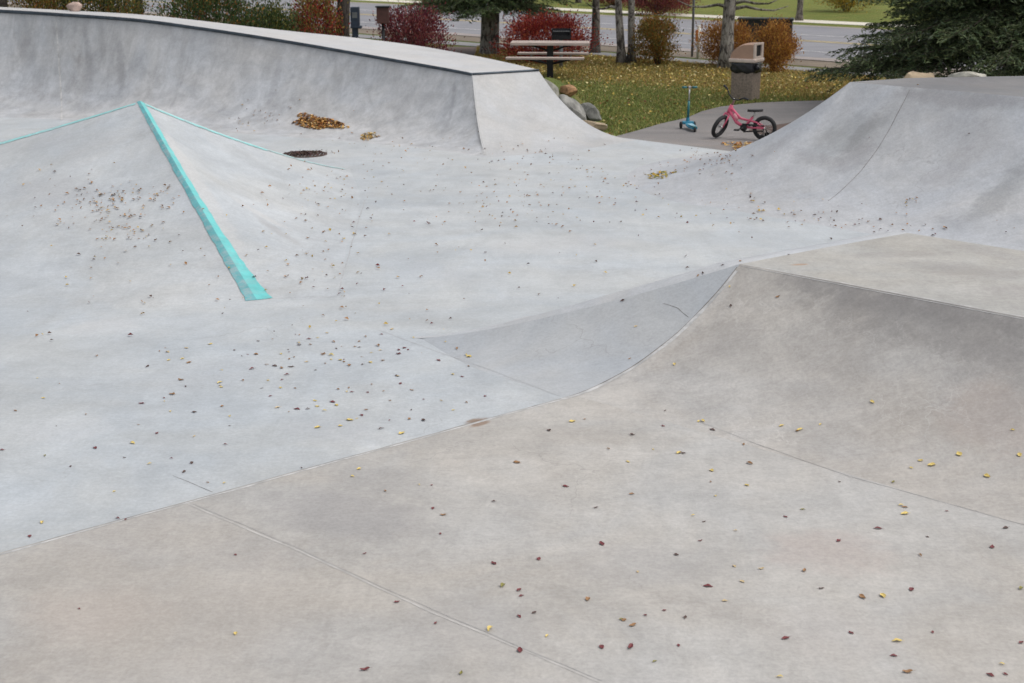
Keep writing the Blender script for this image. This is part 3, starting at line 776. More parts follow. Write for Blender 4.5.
shrub('green_shrub', 'brown and green shrub behind the pinkish rock', GY(104, 33.0), 1.9, 2.5, 6000, DGREEN+OLIVE+ORANGE[1:2], None, .08)
shrub('orange_shrub', 'rusty brown shrub next to the dark trunk at the end of the wall', GY(46, 33.0), 1.4, 2.6, 4200, ORANGE[1:]+OLIVE+DGREEN[:1], None, .08)
shrub('maroon_shrub', 'broad maroon shrub on the lawn across the road', G(660, 15), 2.6, 1.1, 4200, MAROON+ORANGE[2:3], None, .10)
shrub('maroon_shrub', 'rusty maroon shrub on the lawn across the road beside the thin grey pole', G(614, 6), 2.4, 1.0, 2800, MAROON+ORANGE[1:3], None, .10)
shrub('yellow_shrub', 'small yellow shrub beneath the spruce', Vector((10.6, 30.2, -.03)), .9, 1.5, 1600, YELLOW, None, .07)
# --- trees
pt = conifer('pine_tree', 'grey trunked conifer with bare lower trunk and drooping dark branches', G(488, 55), 9, 2.5, 1.55, .21, M['aspen'], SPRUCE+DGREEN[:1], 30, 'trees along the verge', .30, .75, twin=True)
tree('deciduous_tree', 'slim dark mottled trunk standing alone between the picnic table and the twin trunks', G(593, 53), .12, 6.5, M['bark'], YELLOW+OLIVE, 2.0, 2.6, 4200, (.03, 0), seedk=1, low=[(1.45, 20, 1.0, .2)])
tree('deciduous_tree', 'pair of mottled trunks rising from one base behind the dirt patch', G(620, 64), .105, 7, M['aspen'], YELLOW+OLIVE, 2.2, 2.6, 5200, (-.02, 0), (.24, .02, .035, .0, .95), seedk=2, low=[(1.35, 195, .9, .15)])
tree('deciduous_tree', 'grey mottled trunk with low side branches behind the trash can', G(726, 69), .17, 7.5, M['aspen'], YELLOW+OLIVE, 2.8, 2.7, 7000, (.05, 0), seedk=3, low=[(1.46, 178, 1.3, .1), (1.42, 5, 1.4, .02), (1.55, -20, 1.2, .1)])
tree('deciduous_tree', 'broad dark trunk beside the dark blue post behind the deck', GY(345, 33.6), .17, 8, M['barkdark'], YELLOW+OLIVE, 2.8, 3.0, 6000, (.0, 0), seedk=4)
tree('deciduous_tree', 'thin dark trunk between the two dark green shrubs with the road behind', GY(140, 34.0), .13, 7, M['barkdark'], YELLOW+OLIVE, 2.4, 3.0, 4500, (0, 0), seedk=5)
tree('deciduous_tree', 'dark trunk past the rusty brown shrub at the end of the wall', GY(5, 32.5), .15, 7, M['barkdark'], OLIVE+YELLOW, 2.4, 3.0, 4500, (0, 0), seedk=6)
tree('young_tree', 'slender brown trunk on the lawn across the road', G(798, 21), .12, 5.5, M['bark'], YELLOW, 1.7, 2.4, 2600, (0, 0), seedk=7, group='trees across the road')
shrub('yellow_shrub', 'yellow leaved shrub across the road just above the spruce tips', G(846, 12), 2.4, 1.5, 2600, YELLOW, None, .10)
tree('young_tree', 'tree with low yellow leaves across the road near the picnic table', G(578, 3), .12, 5, M['bark'], YELLOW+OLIVE, 1.9, 1.0, 3200, (0, 0), seedk=9, group='trees across the road')
sp = conifer('spruce_tree', 'big dark green spruce with low sweeping branches behind the quarter pipe', Vector((9.25, 27.6, -.03)), 11, 3.5, 1.42, .19, M['barkdark'], SPRUCE, 30, None, .34, 1.7)

# --- lawn blades and litter on the grass (nobody could count them)
def inside(poly, x, y):
    c = np.zeros(len(x), bool); j = len(poly)-1
    for i in range(len(poly)):
        xi, yi = poly[i]; xj, yj = poly[j]
        c ^= ((yi > y) != (yj > y)) & (x < (xj-xi)*(y-yi)/(yj-yi+1e-12)+xi); j = i
    return c
lawn_poly = [along(n18, E1, -2.6)] + [(p.x, p.y) for p in apts] + [(11, 29.6), npt(30.1, -13), npt(30.1, -37), (-6, 34), (-2.0, 29)]
lx = rng.uniform(-7, 13, 420000); ly = rng.uniform(23.5, 48, 420000)
k = inside(lawn_poly, lx, ly) & (lx > -1.0+(-.0)*(ly)) 
lx, ly = lx[k], ly[k]
pz = np.stack([lx, ly, np.full(len(lx), -.005)], 1)
dd = np.stack([rng.normal(size=len(lx))*.5, rng.normal(size=len(lx))*.5, np.ones(len(lx))], 1)
# greener towards the path, browner under the trees: the lawn itself is like that
fb = np.clip((ly-(34.2-.87*lx)+rng.normal(size=len(lx))*.7)/1.3, 0, 1)
gc = palette(len(lx), [(.12, .165, .05), (.155, .195, .06), (.19, .19, .075)], None, .25); bc = palette(len(lx), [(.26, .20, .075), (.20, .17, .06), (.32, .24, .10), (.17, .18, .055)], None, .25)
pick = rng.random(len(lx)) < .06+fb*.84
gc[pick] = bc[pick]; gc = np.clip(gc*np.array([1.65, 1.5, 1.4]), 0, .8)
tag(link('lawn_grass', cards('lawn_grass', pz, .06+.05*rng.random(len(lx)), gc, .22, None, 0, dd), M['grassblade']), 'short grass of the lawn beside the path, green turning straw brown', 'grass', kind='stuff')
k2 = rng.random(len(lx)) < (.010+.035*fb)
q = pz[k2].copy(); q[:, 2] = .03+.02*rng.random(len(q))
lc = palette(len(q), [(.56, .42, .10), (.48, .31, .08), (.6, .5, .2), (.30, .17, .07), (.62, .54, .28)], None, .2)
tag(link('lawn_leaves', cards('lawn_leaves', q, .035+.035*rng.random(len(q)), lc, .75, None, 0, np.stack([rng.normal(size=len(q)), rng.normal(size=len(q)), np.zeros(len(q))+.1], 1)), M['litter']), 'yellow leaf litter strewn over the lawn', 'leaf litter', kind='stuff')

# ------------------------------------------------------------------ rocks
def rock(label, c, d, mat, rz=0, tilt=0, seed=0):
    rg = random.Random(seed)
    bm = bmesh.new(); bmesh.ops.create_icosphere(bm, subdivisions=4, radius=.5)
    ph = [rg.uniform(0, 6) for _ in range(9)]
    pl_ = [(Vector((rg.gauss(0, 1), rg.gauss(0, 1), rg.gauss(0, 1))).normalized(), rg.uniform(.25, .42)) for _ in range(15)]
    for v in bm.verts:
        p = v.co
        for nrm, k in pl_:
            e = p.dot(nrm)
            if e > k: p -= nrm*(e-k)*.97
        p *= 1+.05*math.sin(p.x*9+ph[0])+.04*math.sin(p.y*13+ph[1])+.04*math.sin(p.z*11+ph[2])
        v.co = p
    bmesh.ops.scale(bm, vec=d, verts=bm.verts)
    bmesh.ops.rotate(bm, cent=(0, 0, 0), matrix=Matrix.Rotation(tilt, 3, 'Y'), verts=bm.verts)
    zmin = min(v.co.z for v in bm.verts)
    bmesh.ops.translate(bm, vec=(0, 0, -zmin-.02), verts=bm.verts)
    me = bpy.data.meshes.new('rock'); bm.to_mesh(me); bm.free()
    o = link('rock', me, mat); o.location = c; o.rotation_euler = (0, 0, rz)
    smooth_angle(o, 24)
    return tag(o, label, 'rock', 'landscape rocks')
M['rockgrey'] = simple('grey fieldstone', (.24, .235, .215), .9, 0, .45, 5, .6)
M['rockdark'] = simple('dark fieldstone', (.15, .15, .135), .9, 0, .45, 6, .6)
M['rocktan'] = simple('tan fieldstone', (.32, .25, .165), .9, 0, .35, 5, .6)
M['rockpale'] = simple('pale fieldstone', (.38, .365, .31), .9, 0, .4, 7, .6)
M['rockpink'] = simple('pinkish fieldstone', (.44, .33, .28), .9, 0, .25, 5, .6)
M['rockrust'] = simple('rusty fieldstone', (.34, .19, .09), .9, 0, .45, 9, .6)
def rx(u, Y): return PY(u, 90, Y).x
rock('long pale boulder leaning against the top corner of the wall ramp', Vector((rx(549, 24.95), 24.95, .46)), (.72, .34, .34), M['rockpale'], .1, .85, 1)
rock('rusty orange topped rock above the other landscape rocks', Vector((rx(569, 25.5), 25.5, .48)), (.36, .30, .26), M['rockrust'], .3, .3, 2)
rock('largest grey boulder in the rock row beside the wall ramp', Vector((rx(573, 24.75), 24.75, .13)), (.78, .36, .36), M['rockgrey'], .1, .75, 3)
rock('dark grey stone behind the largest boulder', Vector((rx(590, 25.1), 25.1, .12)), (.50, .34, .34), M['rockdark'], .1, .55, 4)
rock('flat tan stone low in the rock row', Vector((rx(595, 24.5), 24.5, .04)), (.50, .32, .20), M['rocktan'], .1, .1, 5)
rock('small grey stone at the edge of the grass', Vector((rx(603, 24.8), 24.8, -.03)), (.26, .24, .18), M['rockgrey'], 1.1, 0, 6)
rock('lowest small pale stone at the foot of the bank', Vector((rx(601, 24.2), 24.2, -.03)), (.34, .22, .10), M['rockpale'], -.3, .1, 7)
hdk = PY(74, 11.2, 29.2)
rock('lone pinkish rock resting on the pale deck of the wall ramp', Vector((hdk.x, 29.2, hdk.z-.02)), (.33, .26, .26), M['rockpink'], .2, 0, 8)
rock('long tan rock under the spruce branches', Vector((PY(905, 76, 23.5).x, 22.9, .69)), (.80, .5, .66), M['rocktan'], .35, -.1, 9)
rock('squared pale rock with mossy top beneath the spruce trunk', Vector((PY(962, 74, 23.2).x, 22.7, .72)), (.85, .55, .62), M['rockpale'], .1, 0, 10)
rock('blunt reddish rock beside the spruce trunk', Vector((PY(1008, 74, 23.6).x, 23.2, .60)), (.7, .6, .52), M['rockpink'], -.2, .1, 11)
for o in [o for o in COL.objects if o.name.startswith('rock')]:
    # stones that stand higher than the lawn rest on the earth bank heaped behind the ramps
    pass
def mound(name, label, c, rx, ry, h, mat):
    rows = []
    for i in range(12):
        t = i/11; rows.append([Vector((c[0]+rx*t*math.cos(6.283*k/28)*(1+.1*math.sin(3*6.283*k/28)), c[1]+ry*t*math.sin(6.283*k/28)*(1+.1*math.cos(4*6.283*k/28)), -.04+h*(math.cos(math.pi*t)+1)/2)) for k in range(28)])
    mb = MB(); mb.quadgrid(rows, True); o = mb.build(name, mat, None, True)
    return tag(o, kind='structure')
mound('earth_bank', '', (PY(547, 90, 25.9).x, 25.9), 1.15, 1.25, .8, M['turf'])
mound('earth_bank', '', (8.4, 24.2), 4.8, 2.9, .95, M['mulch'])

# ------------------------------------------------------------------ picnic table and grill
M['tabletop'] = simple('worn pinkish boards', (.44, .36, .32), .7, 0, .15, 5, .2)
M['blackmetal'] = simple('black coated steel', (.022, .022, .024), .5, .4, .3, 6)
tb = thing('picnic_table', G(550, 79), 'picnic table with pinkish top and two benches on a single black post', 'picnic table', None, R(-4))
def boards(name, x0, x1, y0, y1, z, th, n, parent):
    mb = MB(); w = (y1-y0)/n
    for i in range(n): mb.box(((x0+x1)/2, y0+w*(i+.5), z), (x1-x0, w-.012, th), None, .006)
    return mb.build(name, M['tabletop'], parent)
boards('table_top', -.88, .88, -.36, .36, .80, .06, 5, tb)
boards('bench', -.95, .78, -.80, -.52, .515, .045, 2, tb); boards('bench', -.78, .85, .54, .82, .515, .045, 2, tb)
mb = MB(); mb.box((0, 0, .36), (.14, .14, .76), None, .008); mb.box((0, 0, -.0), (.4, .4, .02)); mb.build('post', M['blackmetal'], tb)
mb = MB()
for x in (-.45, .45):
    mb.tube([(x, -.68, .485), (x, -.3, .46), (x*.12, 0, .34)], .022, 8); mb.tube([(x, .68, .485), (x, .3, .46), (x*.12, 0, .34)], .022, 8)
    mb.tube([(x, -.32, .76), (x, .32, .76)], .022, 8); mb.tube([(x, 0, .76), (0, 0, .62)], .02, 8)
mb.box((0, -.685, .485), (1.3, .05, .012)); mb.box((0, .685, .485), (1.3, .05, .012))
mb.build('support_arms', M['blackmetal'], tb)
M['ashgrey'] = simple('grey weathered steel', (.20, .205, .21), .6, .5, .25, 8)
gr = thing('pedestal_grill', G(561, 68.5), 'small black charcoal grill on a grey post behind the picnic table', 'grill')
mb = MB(); mb.tube([(0, 0, -.02), (0, 0, .70)], .045, 10); mb.build('post', M['ashgrey'], gr, True)
mb = MB()
for (c, d) in (((0, 0, .71), (.46, .38, .02)), ((0, .18, .83), (.46, .02, .24)), ((-.22, 0, .83), (.02, .34, .24)), ((.22, 0, .83), (.02, .34, .24)), ((0, -.18, .76), (.46, .02, .09))): mb.box(c, d)
mb.build('firebox', M['blackmetal'], gr)
mb = MB()
for i in range(9): mb.tube([(-.18+.045*i, -.2, .90), (-.18+.045*i, .16, .90)], .006, 6)
mb.tube([(-.2, -.2, .90), (.2, -.2, .90)], .008, 6); mb.tube([(-.2, -.2, .9), (-.2, -.27, .9)], .008, 6)
mb.build('grate', M['ashgrey'], gr)

# ------------------------------------------------------------------ trash can
M['canbody'] = simple('brown pebble panel', (.27, .215, .17), .9, 0, .3, 26, .7)
M['hood'] = simple('shaded tan moulded plastic hood', (.43, .27, .19), .5, 0, .1, 4)  # shade on the hood's side is put into this darker tan
M['hoodpale'] = simple('pale worn plastic rim', (.66, .54, .46), .5, 0, .12, 4)
M['bag'] = simple('black bin bag', (.018, .018, .02), .25, 0, .3, 10, .5)
M['black'] = simple('dark opening', (.012, .011, .010), .8)
tc = thing('trash_can', P(745, 99.5, -.012), 'brown square trash can with a tan domed hood and black bag showing', 'trash can', None, R(-30))
mb = MB(); mb.box((0, 0, .275), (.45, .45, .55), None, .02); mb.build('body', M['canbody'], tc)
mb = MB()
rows = []
for i in range(7):
    z = .535+.035*i
    row = []
    for k in range(40):
        a = 6.283*k/40; c_, s_ = math.cos(a), math.sin(a)
        rr = .255/max(abs(c_), abs(s_))**.75*(1+.03*math.sin(a*9+i*1.7)+.02*math.sin(a*17-i))*(.93 if i in (0, 6) else 1.0)
        row.append((rr*c_, rr*s_, z+.012*math.sin(a*7+i)))
    rows.append(row)
mb.quadgrid(rows, True); mb.build('bag_edge', M['bag'], tc, True)
mb = MB(); mb.lathe([(.005, -.05), (.04, -.045), (.055, 0), (.035, .04), (.015, .055), (.03, .08), (.004, .085)], (.27, -.12, .64), 12); mb.build('bag_knot', M['bag'], tc, True)
mb = MB(); mb.box((0, 0, .775), (.54, .54, .075), None, .02); mb.build('hood_rim', M['hoodpale'], tc)
# hood: quarter dome curving up to an upright front; the front is local +X
mb = MB(); rows = []
prof = [(-.25+.36*(1-math.cos(a_)), .81+.30*math.sin(a_)) for a_ in [R(q) for q in (0, 12, 24, 36, 48, 60, 72, 82, 90)]] + [(.18, 1.112), (.235, 1.11)]
for (x, z) in prof:
    rows.append([(x, y*.235*(1 if z < 1.0 else 1), .812+(z-.812)*(1-.10*abs(y)**3)) for y in (-1, -.96, -.8, -.4, 0, .4, .8, .96, 1)])
mb.quadgrid(rows)
for sg in (-1, 1):
    n0 = len(mb.v)
    edge = [r[0] if sg < 0 else r[-1] for r in rows]
    mb.v += edge + [(e[0], e[1], .805) for e in edge]
    for i in range(len(edge)-1): mb.f.append((n0+i, n0+i+1, n0+len(edge)+i+1, n0+len(edge)+i))
mb.build('hood', M['hood'], tc, False)
mb = MB()
for (c, d) in (((.24, -.19, .96), (.03, .10, .30)), ((.24, .19, .96), (.03, .10, .30)), ((.24, 0, 1.09), (.03, .28, .045)), ((.24, 0, .83), (.03, .28, .05))): mb.box(c, d, None, .006)
mb.build('hood_front', M['hoodpale'], tc)
mb = MB(); mb.box((.215, 0, .96), (.02, .29, .24)); mb.build('opening_shade', M['black'], tc)  # black panel paints the darkness inside the hollow hood

# ------------------------------------------------------------------ street furniture
M['polegrey'] = simple('grey galvanised pole', (.17, .175, .18), .5, .5, .2, 5)
t = thing('sign_pole', G(692, 57), 'thin dark grey pole standing on the verge beside the white marker post', 'pole'); mb = MB(); mb.tube([(0, 0, -.1), (0, 0, 2.9)], .032, 8); mb.build('pole', M['polegrey'], t, True)
mb = MB(); mb.box((0, -.03, 2.6), (.45, .01, .6), None, .003); mb.build('sign_plate', M['polegrey'], t)
t = thing('marker_post', G(698, 59), 'short white marker post with an orange reflector by the kerb', 'post')
M['whitepost'] = simple('weathered white post', (.62, .58, .50), .7, 0, .15, 8); M['orange'] = simple('orange plastic', (.45, .14, .03), .5)
mb = MB(); mb.tube([(0, 0, -.1), (0, 0, .86)], .045, 10); mb.build('post', M['whitepost'], t, True)
mb = MB(); mb.box((-.055, -.02, .60), (.06, .06, .30), None, .008); mb.tube([(0, -.02, .68), (.11, -.03, .66)], .02, 6); mb.build('reflector', M['orange'], t)
t = thing('utility_box', GY(764, 39.3), 'long low black utility box behind the orange shrubs by the road', 'utility box', None, R(-12))
M['ubox'] = simple('black green painted steel', (.014, .018, .016), .6, 0, .3, 3)
mb = MB(); mb.box((0, 0, .50), (1.38, .5, 1.0), None, .02); mb.build('cabinet', M['ubox'], t)
mb = MB(); mb.box((0, 0, 1.03), (1.44, .56, .06), None, .015); mb.build('lid', M['ubox'], t)
mb = MB(); mb.box((-.05, -.262, .5), (.02, .02, .7)); mb.tube([(.08, -.26, .5), (.08, -.30, .5), (.08, -.30, .62)], .012, 6); mb.build('door_seam', M['blackmetal'], t)
t = thing('post_box', GY(384, 33.0), 'small brown box on a slim black post beside the maroon shrub', 'box')
M['brownbox'] = simple('dark red brown paint', (.085, .032, .026), .6, 0, .2, 5)
mb = MB(); mb.tube([(0, 0, -.05), (0, 0, 1.32)], .035, 8); mb.build('post', M['blackmetal'], t, True)
mb = MB(); mb.box((0, 0, 1.46), (.26, .24, .34), None, .01); mb.build('box', M['brownbox'], t)
mb = MB(); mb.box((0, -.01, 1.645), (.31, .29, .03), None, .008); mb.build('roof', M['blackmetal'], t)
t = thing('dispenser_post', GY(356, 33.2), 'dark blue post with a box on top tucked against the broad trunk', 'post')
M['navy'] = simple('dark navy paint', (.020, .032, .055), .5, 0, .25, 5)
mb = MB(); mb.box((0, 0, .6), (.13, .12, 1.25), None, .01); mb.build('post', M['navy'], t)
mb = MB(); mb.box((.01, -.02, 1.42), (.19, .2, .42), None, .02); mb.box((.03, -.02, 1.2), (.24, .22, .05), None, .01); mb.build('box', M['navy'], t)
mb = MB(); mb.box((.01, -.125, 1.46), (.11, .01, .12)); mb.build('label_plate', M['polegrey'], t)
t = thing('lamp_pole', G(655, 15), 'thin pale grey pole beyond the far sidewalk beside the maroon shrub', 'pole'); mb = MB(); mb.tube([(0, 0, -.1), (0, 0, 6)], [.06, .045], 8); mb.build('pole', M['ashgrey'], t, True)
mb = MB(); mb.box((0, -.4, 6.0), (.18, .9, .1), None, .02); mb.build('lamp_head', M['ashgrey'], t)

# ------------------------------------------------------------------ bicycle (local: x forward, y left, z up)
M['pink'] = simple('pink frame paint', (.64, .11, .19), .4, 0, .08, 6); M['pinkpale'] = simple('pale pink decal', (.75, .33, .36), .4)
M['rubber'] = simple('black rubber', (.016, .016, .017), .75, 0, .2, 12); M['rim'] = simple('black rim', (.03, .03, .032), .4, .5); M['chrome'] = simple('bright alloy', (.55, .54, .52), .3, .9, .1)
rearc = P(764, 140.5, -.012); frontc = P(718.5, 138, -.012)
hd = (frontc-rearc); wbse = .745; rz = math.atan2(hd.y, hd.x)
bk_ = thing('bicycle', rearc, 'small pink child bicycle with training wheels parked on the asphalt path', 'bicycle', None, rz)
RW = .195
def wheel(name, c, axis, parent):
    c = Vector(c); mb = MB(); mb.torus(c, RW-.031, .033, axis, 40, 12)
    hub = MB()
    o = thing_part = MB()
    tyre_parent = MB()
    a = axis.normalized(); u_ = a.orthogonal().normalized(); v_ = a.cross(u_)
    sp_ = MB()
    for k in range(16):
        th = 6.283*k/16; d = u_*math.cos(th)+v_*math.sin(th); e = (1 if k % 2 else -1)*.025
        sp_.tube([c+a*e+d*.02, c+d*(RW-.05)], .0022, 5)
    sp_.tube([c-a*.05, c+a*.05], .018, 10)
    root = sp_.build(name, M['chrome'], parent, True)
    mb.build('tyre', M['rubber'], root, True)
    r2 = MB(); r2.torus(c, RW-.05, .010, axis, 40, 8, 1.6); r2.build('rim', M['rim'], root, True)
    return root
wheel('rear_wheel', (0, 0, RW), Vector((0, 1, 0)), bk_)
# steering: turned about the tilted head axis
head_top = Vector((.545, 0, .535)); head_bot = Vector((.60, 0, .41)); axd = (head_bot-head_top).normalized()
fc0 = Vector((.745, 0, RW)); STE = R(74)
MS = Matrix.Translation(head_bot) @ Matrix.Rotation(-STE, 4, axd) @ Matrix.Translation(-head_bot)
def st(p): return MS @ Vector(p)
fc = st(fc0); drop = fc.z-RW
wheel('front_wheel', fc-Vector((0, 0, drop)), (MS.to_3x3() @ Vector((0, 1, 0))), bk_)
dz = Vector((0, 0, -drop))
mb = MB()
for s_ in (-.05, .05):
    mb.tube([st((head_bot.x+.02, s_*.8, head_bot.z-.02))+dz*.3, st((fc0.x-.06, s_, RW+.10))+dz*.7, st((fc0.x, s_, RW))+dz], [.014, .013, .011], 8)
mb.tube([st((head_bot.x+.02, -.045, head_bot.z-.02))+dz*.3, st((head_bot.x+.02, .045, head_bot.z-.02))+dz*.3], .018, 8)
mb.build('fork', M['pink'], bk_, True)
bb = Vector((.33, 0, .19)); st_top = Vector((.20, 0, .36))
mb = MB()
mb.tube([head_top+Vector((0, 0, .0)), head_bot], .031, 12)
mb.tube([lerp(head_top, head_bot, .65), Vector((.46, 0, .27)), bb], [.029, .029, .026], 12)
mb.tube([lerp(head_top, head_bot, .3), Vector((.40, 0, .335)), lerp(st_top, bb, .35)], [.022, .021, .019], 10)
mb.tube([st_top, bb], .022, 10)
for s_ in (-.05, .05):
    mb.tube([bb+Vector((-.03, s_*.5, 0)), Vector((.12, s_, .20)), (0, s_, RW)], .013, 8)
    mb.tube([lerp(st_top, bb, .35)+Vector((0, s_*.3, 0)), Vector((.12, s_, .285)), (0, s_, RW)], .012, 8)
mb.build('frame', M['pink'], bk_, True)
mb = MB()
mb.tube([Vector((.50, -.0, .40)), Vector((.44, 0, .305))], .0315, 10); mb.build('decal', M['pinkpale'], bk_, True)
mb = MB(); mb.tube([lerp(st_top, bb, .05), st_top+Vector((-.035, 0, .075))], .013, 8); mb.build('seat_post', M['chrome'], bk_, True)
mb = MB(); sc_ = st_top+Vector((-.04, 0, .10)); rows = []
for i in range(11):
    f = i/10; x = -.115+.24*f; w = .062*(1-.75*f**1.1)*(1 if i > 0 else .6)+.008; z = .018*(1-f)**2+.006*f
    rows.append([sc_+Vector((x, w*math.cos(6.283*k/12), z+(.017 if math.sin(6.283*k/12) > 0 else .024)*math.sin(6.283*k/12))) for k in range(12)])
n0 = mb.quadgrid(rows, True); mb.f.append(tuple(n0+k for k in range(12))); mb.f.append(tuple(n0+120+k for k in range(12)))
mb.build('saddle', M['rubber'], bk_, True)
stem_b = head_top - axd*.10; stem_f = stem_b+Vector((.035, 0, .02))
mb = MB(); mb.tube([st(head_top), st(stem_b), st(stem_f)], [.016, .016, .02], 10); mb.build('stem', M['chrome'], bk_, True)
bar = [(-.03, .25, .115), (-.015, .17, .11), (0, .09, .03), (0, 0, 0), (0, -.09, .03), (-.015, -.17, .11), (-.03, -.25, .115)]
mb = MB(); mb.tube([st(stem_f+Vector(q)) for q in bar], .011, 8); hbr = mb.build('handlebar', M['rubber'], bk_, True)
for s_ in (0, -1):
    a_, b2 = (bar[0], bar[1]) if s_ == 0 else (bar[-1], bar[-2])
    mb = MB(); mb.tube([st(stem_f+Vector(a_)), st(stem_f+lerp(Vector(a_), Vector(b2), .9))], .018, 10); mb.build('grip', M['rubber'], hbr, True)
mb = MB(); mb.lathe([(.004, -.012), (.055, -.008), (.058, .0), (.055, .008), (.004, .012)], bb+Vector((0, .045, 0)), 24, Matrix.Rotation(R(90), 3, 'X'))
mb.tube([bb+Vector((.02, .05, .06)), (.0, .05, RW+.04)], .012, 8); mb.tube([bb+Vector((0, .05, -.06)), (.0, .05, RW-.04)], .012, 8)
mb.build('chain_guard', M['rubber'], bk_, True)
for s_, d in ((1, Vector((.09, 0, -.03))), (-1, Vector((-.09, 0, .03)))):
    mb = MB(); mb.tube([bb+Vector((0, s_*.07, 0)), bb+Vector((0, s_*.075, 0))+d], .010, 8); cr = mb.build('crank_arm', M['rim'], bk_, True)
    mb = MB(); mb.box(bb+d+Vector((0, s_*.115, 0)), (.085, .07, .022), None, .005); mb.build('pedal', M['rubber'], cr)
for s_ in (1, -1):
    mb = MB(); mb.tube([(0, s_*.07, RW), (-.005, s_*.10, .13), (-.01, s_*.15, .062)], .009, 8); tr_ = mb.build('training_arm', M['rim'], bk_, True)
    mb = MB(); mb.torus((-.01, s_*.175, .06), .042, .018, Vector((0, 1, 0)), 24, 8, 1.2); mb.lathe([(.004, -.012), (.045, -.012), (.045, .012), (.004, .012)], (-.01, s_*.175, .06), 16, Matrix.Rotation(R(90), 3, 'X')); mb.build('training_wheel', M['rubber'], tr_, True)

# ------------------------------------------------------------------ kick scooter (local x forward)
M['tealsc'] = simple('teal scooter plastic', (.018, .13, .135), .4, 0, .1); M['bluesc'] = simple('sky blue scooter deck', (.035, .22, .33), .4, 0, .1); M['greyblue'] = simple('pale blue grip deck', (.30, .48, .55), .6, 0, .15)
scp = P(690.5, 130, -.012)
sct = thing('kick_scooter', scp, 'small teal three wheeled kick scooter standing at the edge of the path', 'scooter', None, R(98))
mb = MB(); rows = []
for i in range(10):
    f = i/9; x = -.27+.46*f; w = .045+.028*math.sin(f*3.0); rows.append([(x, w, .075+.03*f*f), (x, -w, .075+.03*f*f), (x, -w*.9, .045+.03*f*f), (x, w*.9, .045+.03*f*f)])
n0 = mb.quadgrid(rows, True); mb.f.append((0, 1, 2, 3)); mb.f.append((36, 37, 38, 39)); mb.build('deck', M['bluesc'], sct)
mb = MB(); mb.box((-.06, 0, .095), (.28, .085, .008), None, .003); mb.build('grip_pad', M['greyblue'], sct)
mb = MB(); mb.box((.20, 0, .10), (.09, .20, .05), None, .018); mb.tube([(.2, 0, .11), (.19, 0, .19)], [.035, .025], 10); mb.build('front_truck', M['bluesc'], sct)
for s_ in (-1, 1):
    mb = MB(); mb.torus((.20, s_*.115, .06), .040, .019, Vector((0, 1, 0)), 24, 8); mb.lathe([(.004, -.012), (.036, -.012), (.036, .012), (.004, .012)], (.20, s_*.115, .06), 16, Matrix.Rotation(R(90), 3, 'X')); mb.build('front_wheel', M['rubber'], sct, True)
mb = MB(); mb.torus((-.28, 0, .04), .026, .014, Vector((0, 1, 0)), 20, 8, 1.4); mb.lathe([(.004, -.012), (.026, -.012), (.026, .012), (.004, .012)], (-.28, 0, .04), 16, Matrix.Rotation(R(90), 3, 'X')); mb.build('rear_wheel', M['rubber'], sct, True)
mb = MB(); mb.box((-.25, 0, .085), (.10, .06, .014), None, .005); mb.build('brake', M['tealsc'], sct)
mb = MB(); mb.tube([(.19, 0, .17), (.165, 0, .47)], .020, 10); mb.build('lower_stem', M['tealsc'], sct, True)
mb = MB(); mb.tube([(.165, 0, .46), (.145, 0, .69)], .012, 10); mb.build('upper_stem', M['chrome'], sct, True)
mb = MB(); mb.tube([(.145, -.13, .695), (.145, .13, .695)], .011, 8); hb_ = mb.build('handlebar', M['rim'], sct, True)
for s_ in (-1, 1):
    mb = MB(); mb.tube([(.145, s_*.13, .695), (.145, s_*.05, .695)], .018, 10); mb.build('grip', M['tealsc'], hb_, True)
mb = MB(); mb.box((.14, 0, .695), (.04, .045, .045), None, .01); mb.build('clamp', M['chrome'], sct)

# ------------------------------------------------------------------ floor drain
dr = thing('floor_drain', P(305, 154.5), 'round rusty floor drain clogged with dark leaves at the foot of the pyramid', 'drain')
M['rust'] = simple('rusty iron', (.085, .055, .045), .85, .2, .4, 18, .5)
mb = MB(); mb.lathe([(.33, .002), (.33, .012), (.29, .014), (.285, .006)], (0, 0, 0), 40); mb.build('ring', M['rust'], dr, True)
mb = MB()
for i in range(11):
    x = -.25+.05*i; y = math.sqrt(max(.001, .285**2-x*x)); mb.box((x, 0, .008), (.026, 2*y, .008))
mb.build('grate', M['rust'], dr)
def leafpile(name, label, c, rx, ry, n, pal, h, size=.05, rot=0.0, zmax=9.0):
    a = rng.random(n)*6.283; r = rng.random(n)**.55*(1+.18*np.sin(3*a+1)+.12*np.sin(5*a+2))
    px_ = r*rx*np.cos(a); py_ = r*ry*np.sin(a)
    xs = c.x+px_*math.cos(rot)-py_*math.sin(rot); ys = c.y+px_*math.sin(rot)+py_*math.cos(rot)
    pos = []
    for x, y, rr in zip(xs, ys, r):
        hh, nn_ = down(x, y)
        if hh.z > zmax: continue
        pos.append(tuple(hh+nn_*(.008+h*max(0, 1-rr)*random.random())))
    pos = np.array(pos); n = len(pos)
    d = np.stack([rng.normal(size=n), rng.normal(size=n), rng.normal(size=n)*.35], 1)
    o = link(name, cards(name, pos-np.array(c), size*(.7+.6*rng.random(n)), palette(n, pal, None, .25), .75, None, 1.2, d), M['litter'])
    o.location = c
    return tag(o, label, 'leaf pile', 'leaf piles on the concrete', 'stuff' if n < 500 else None)
BROWNS = [(.52, .25, .07), (.62, .36, .12), (.34, .15, .06), (.68, .48, .22), (.18, .09, .045)]
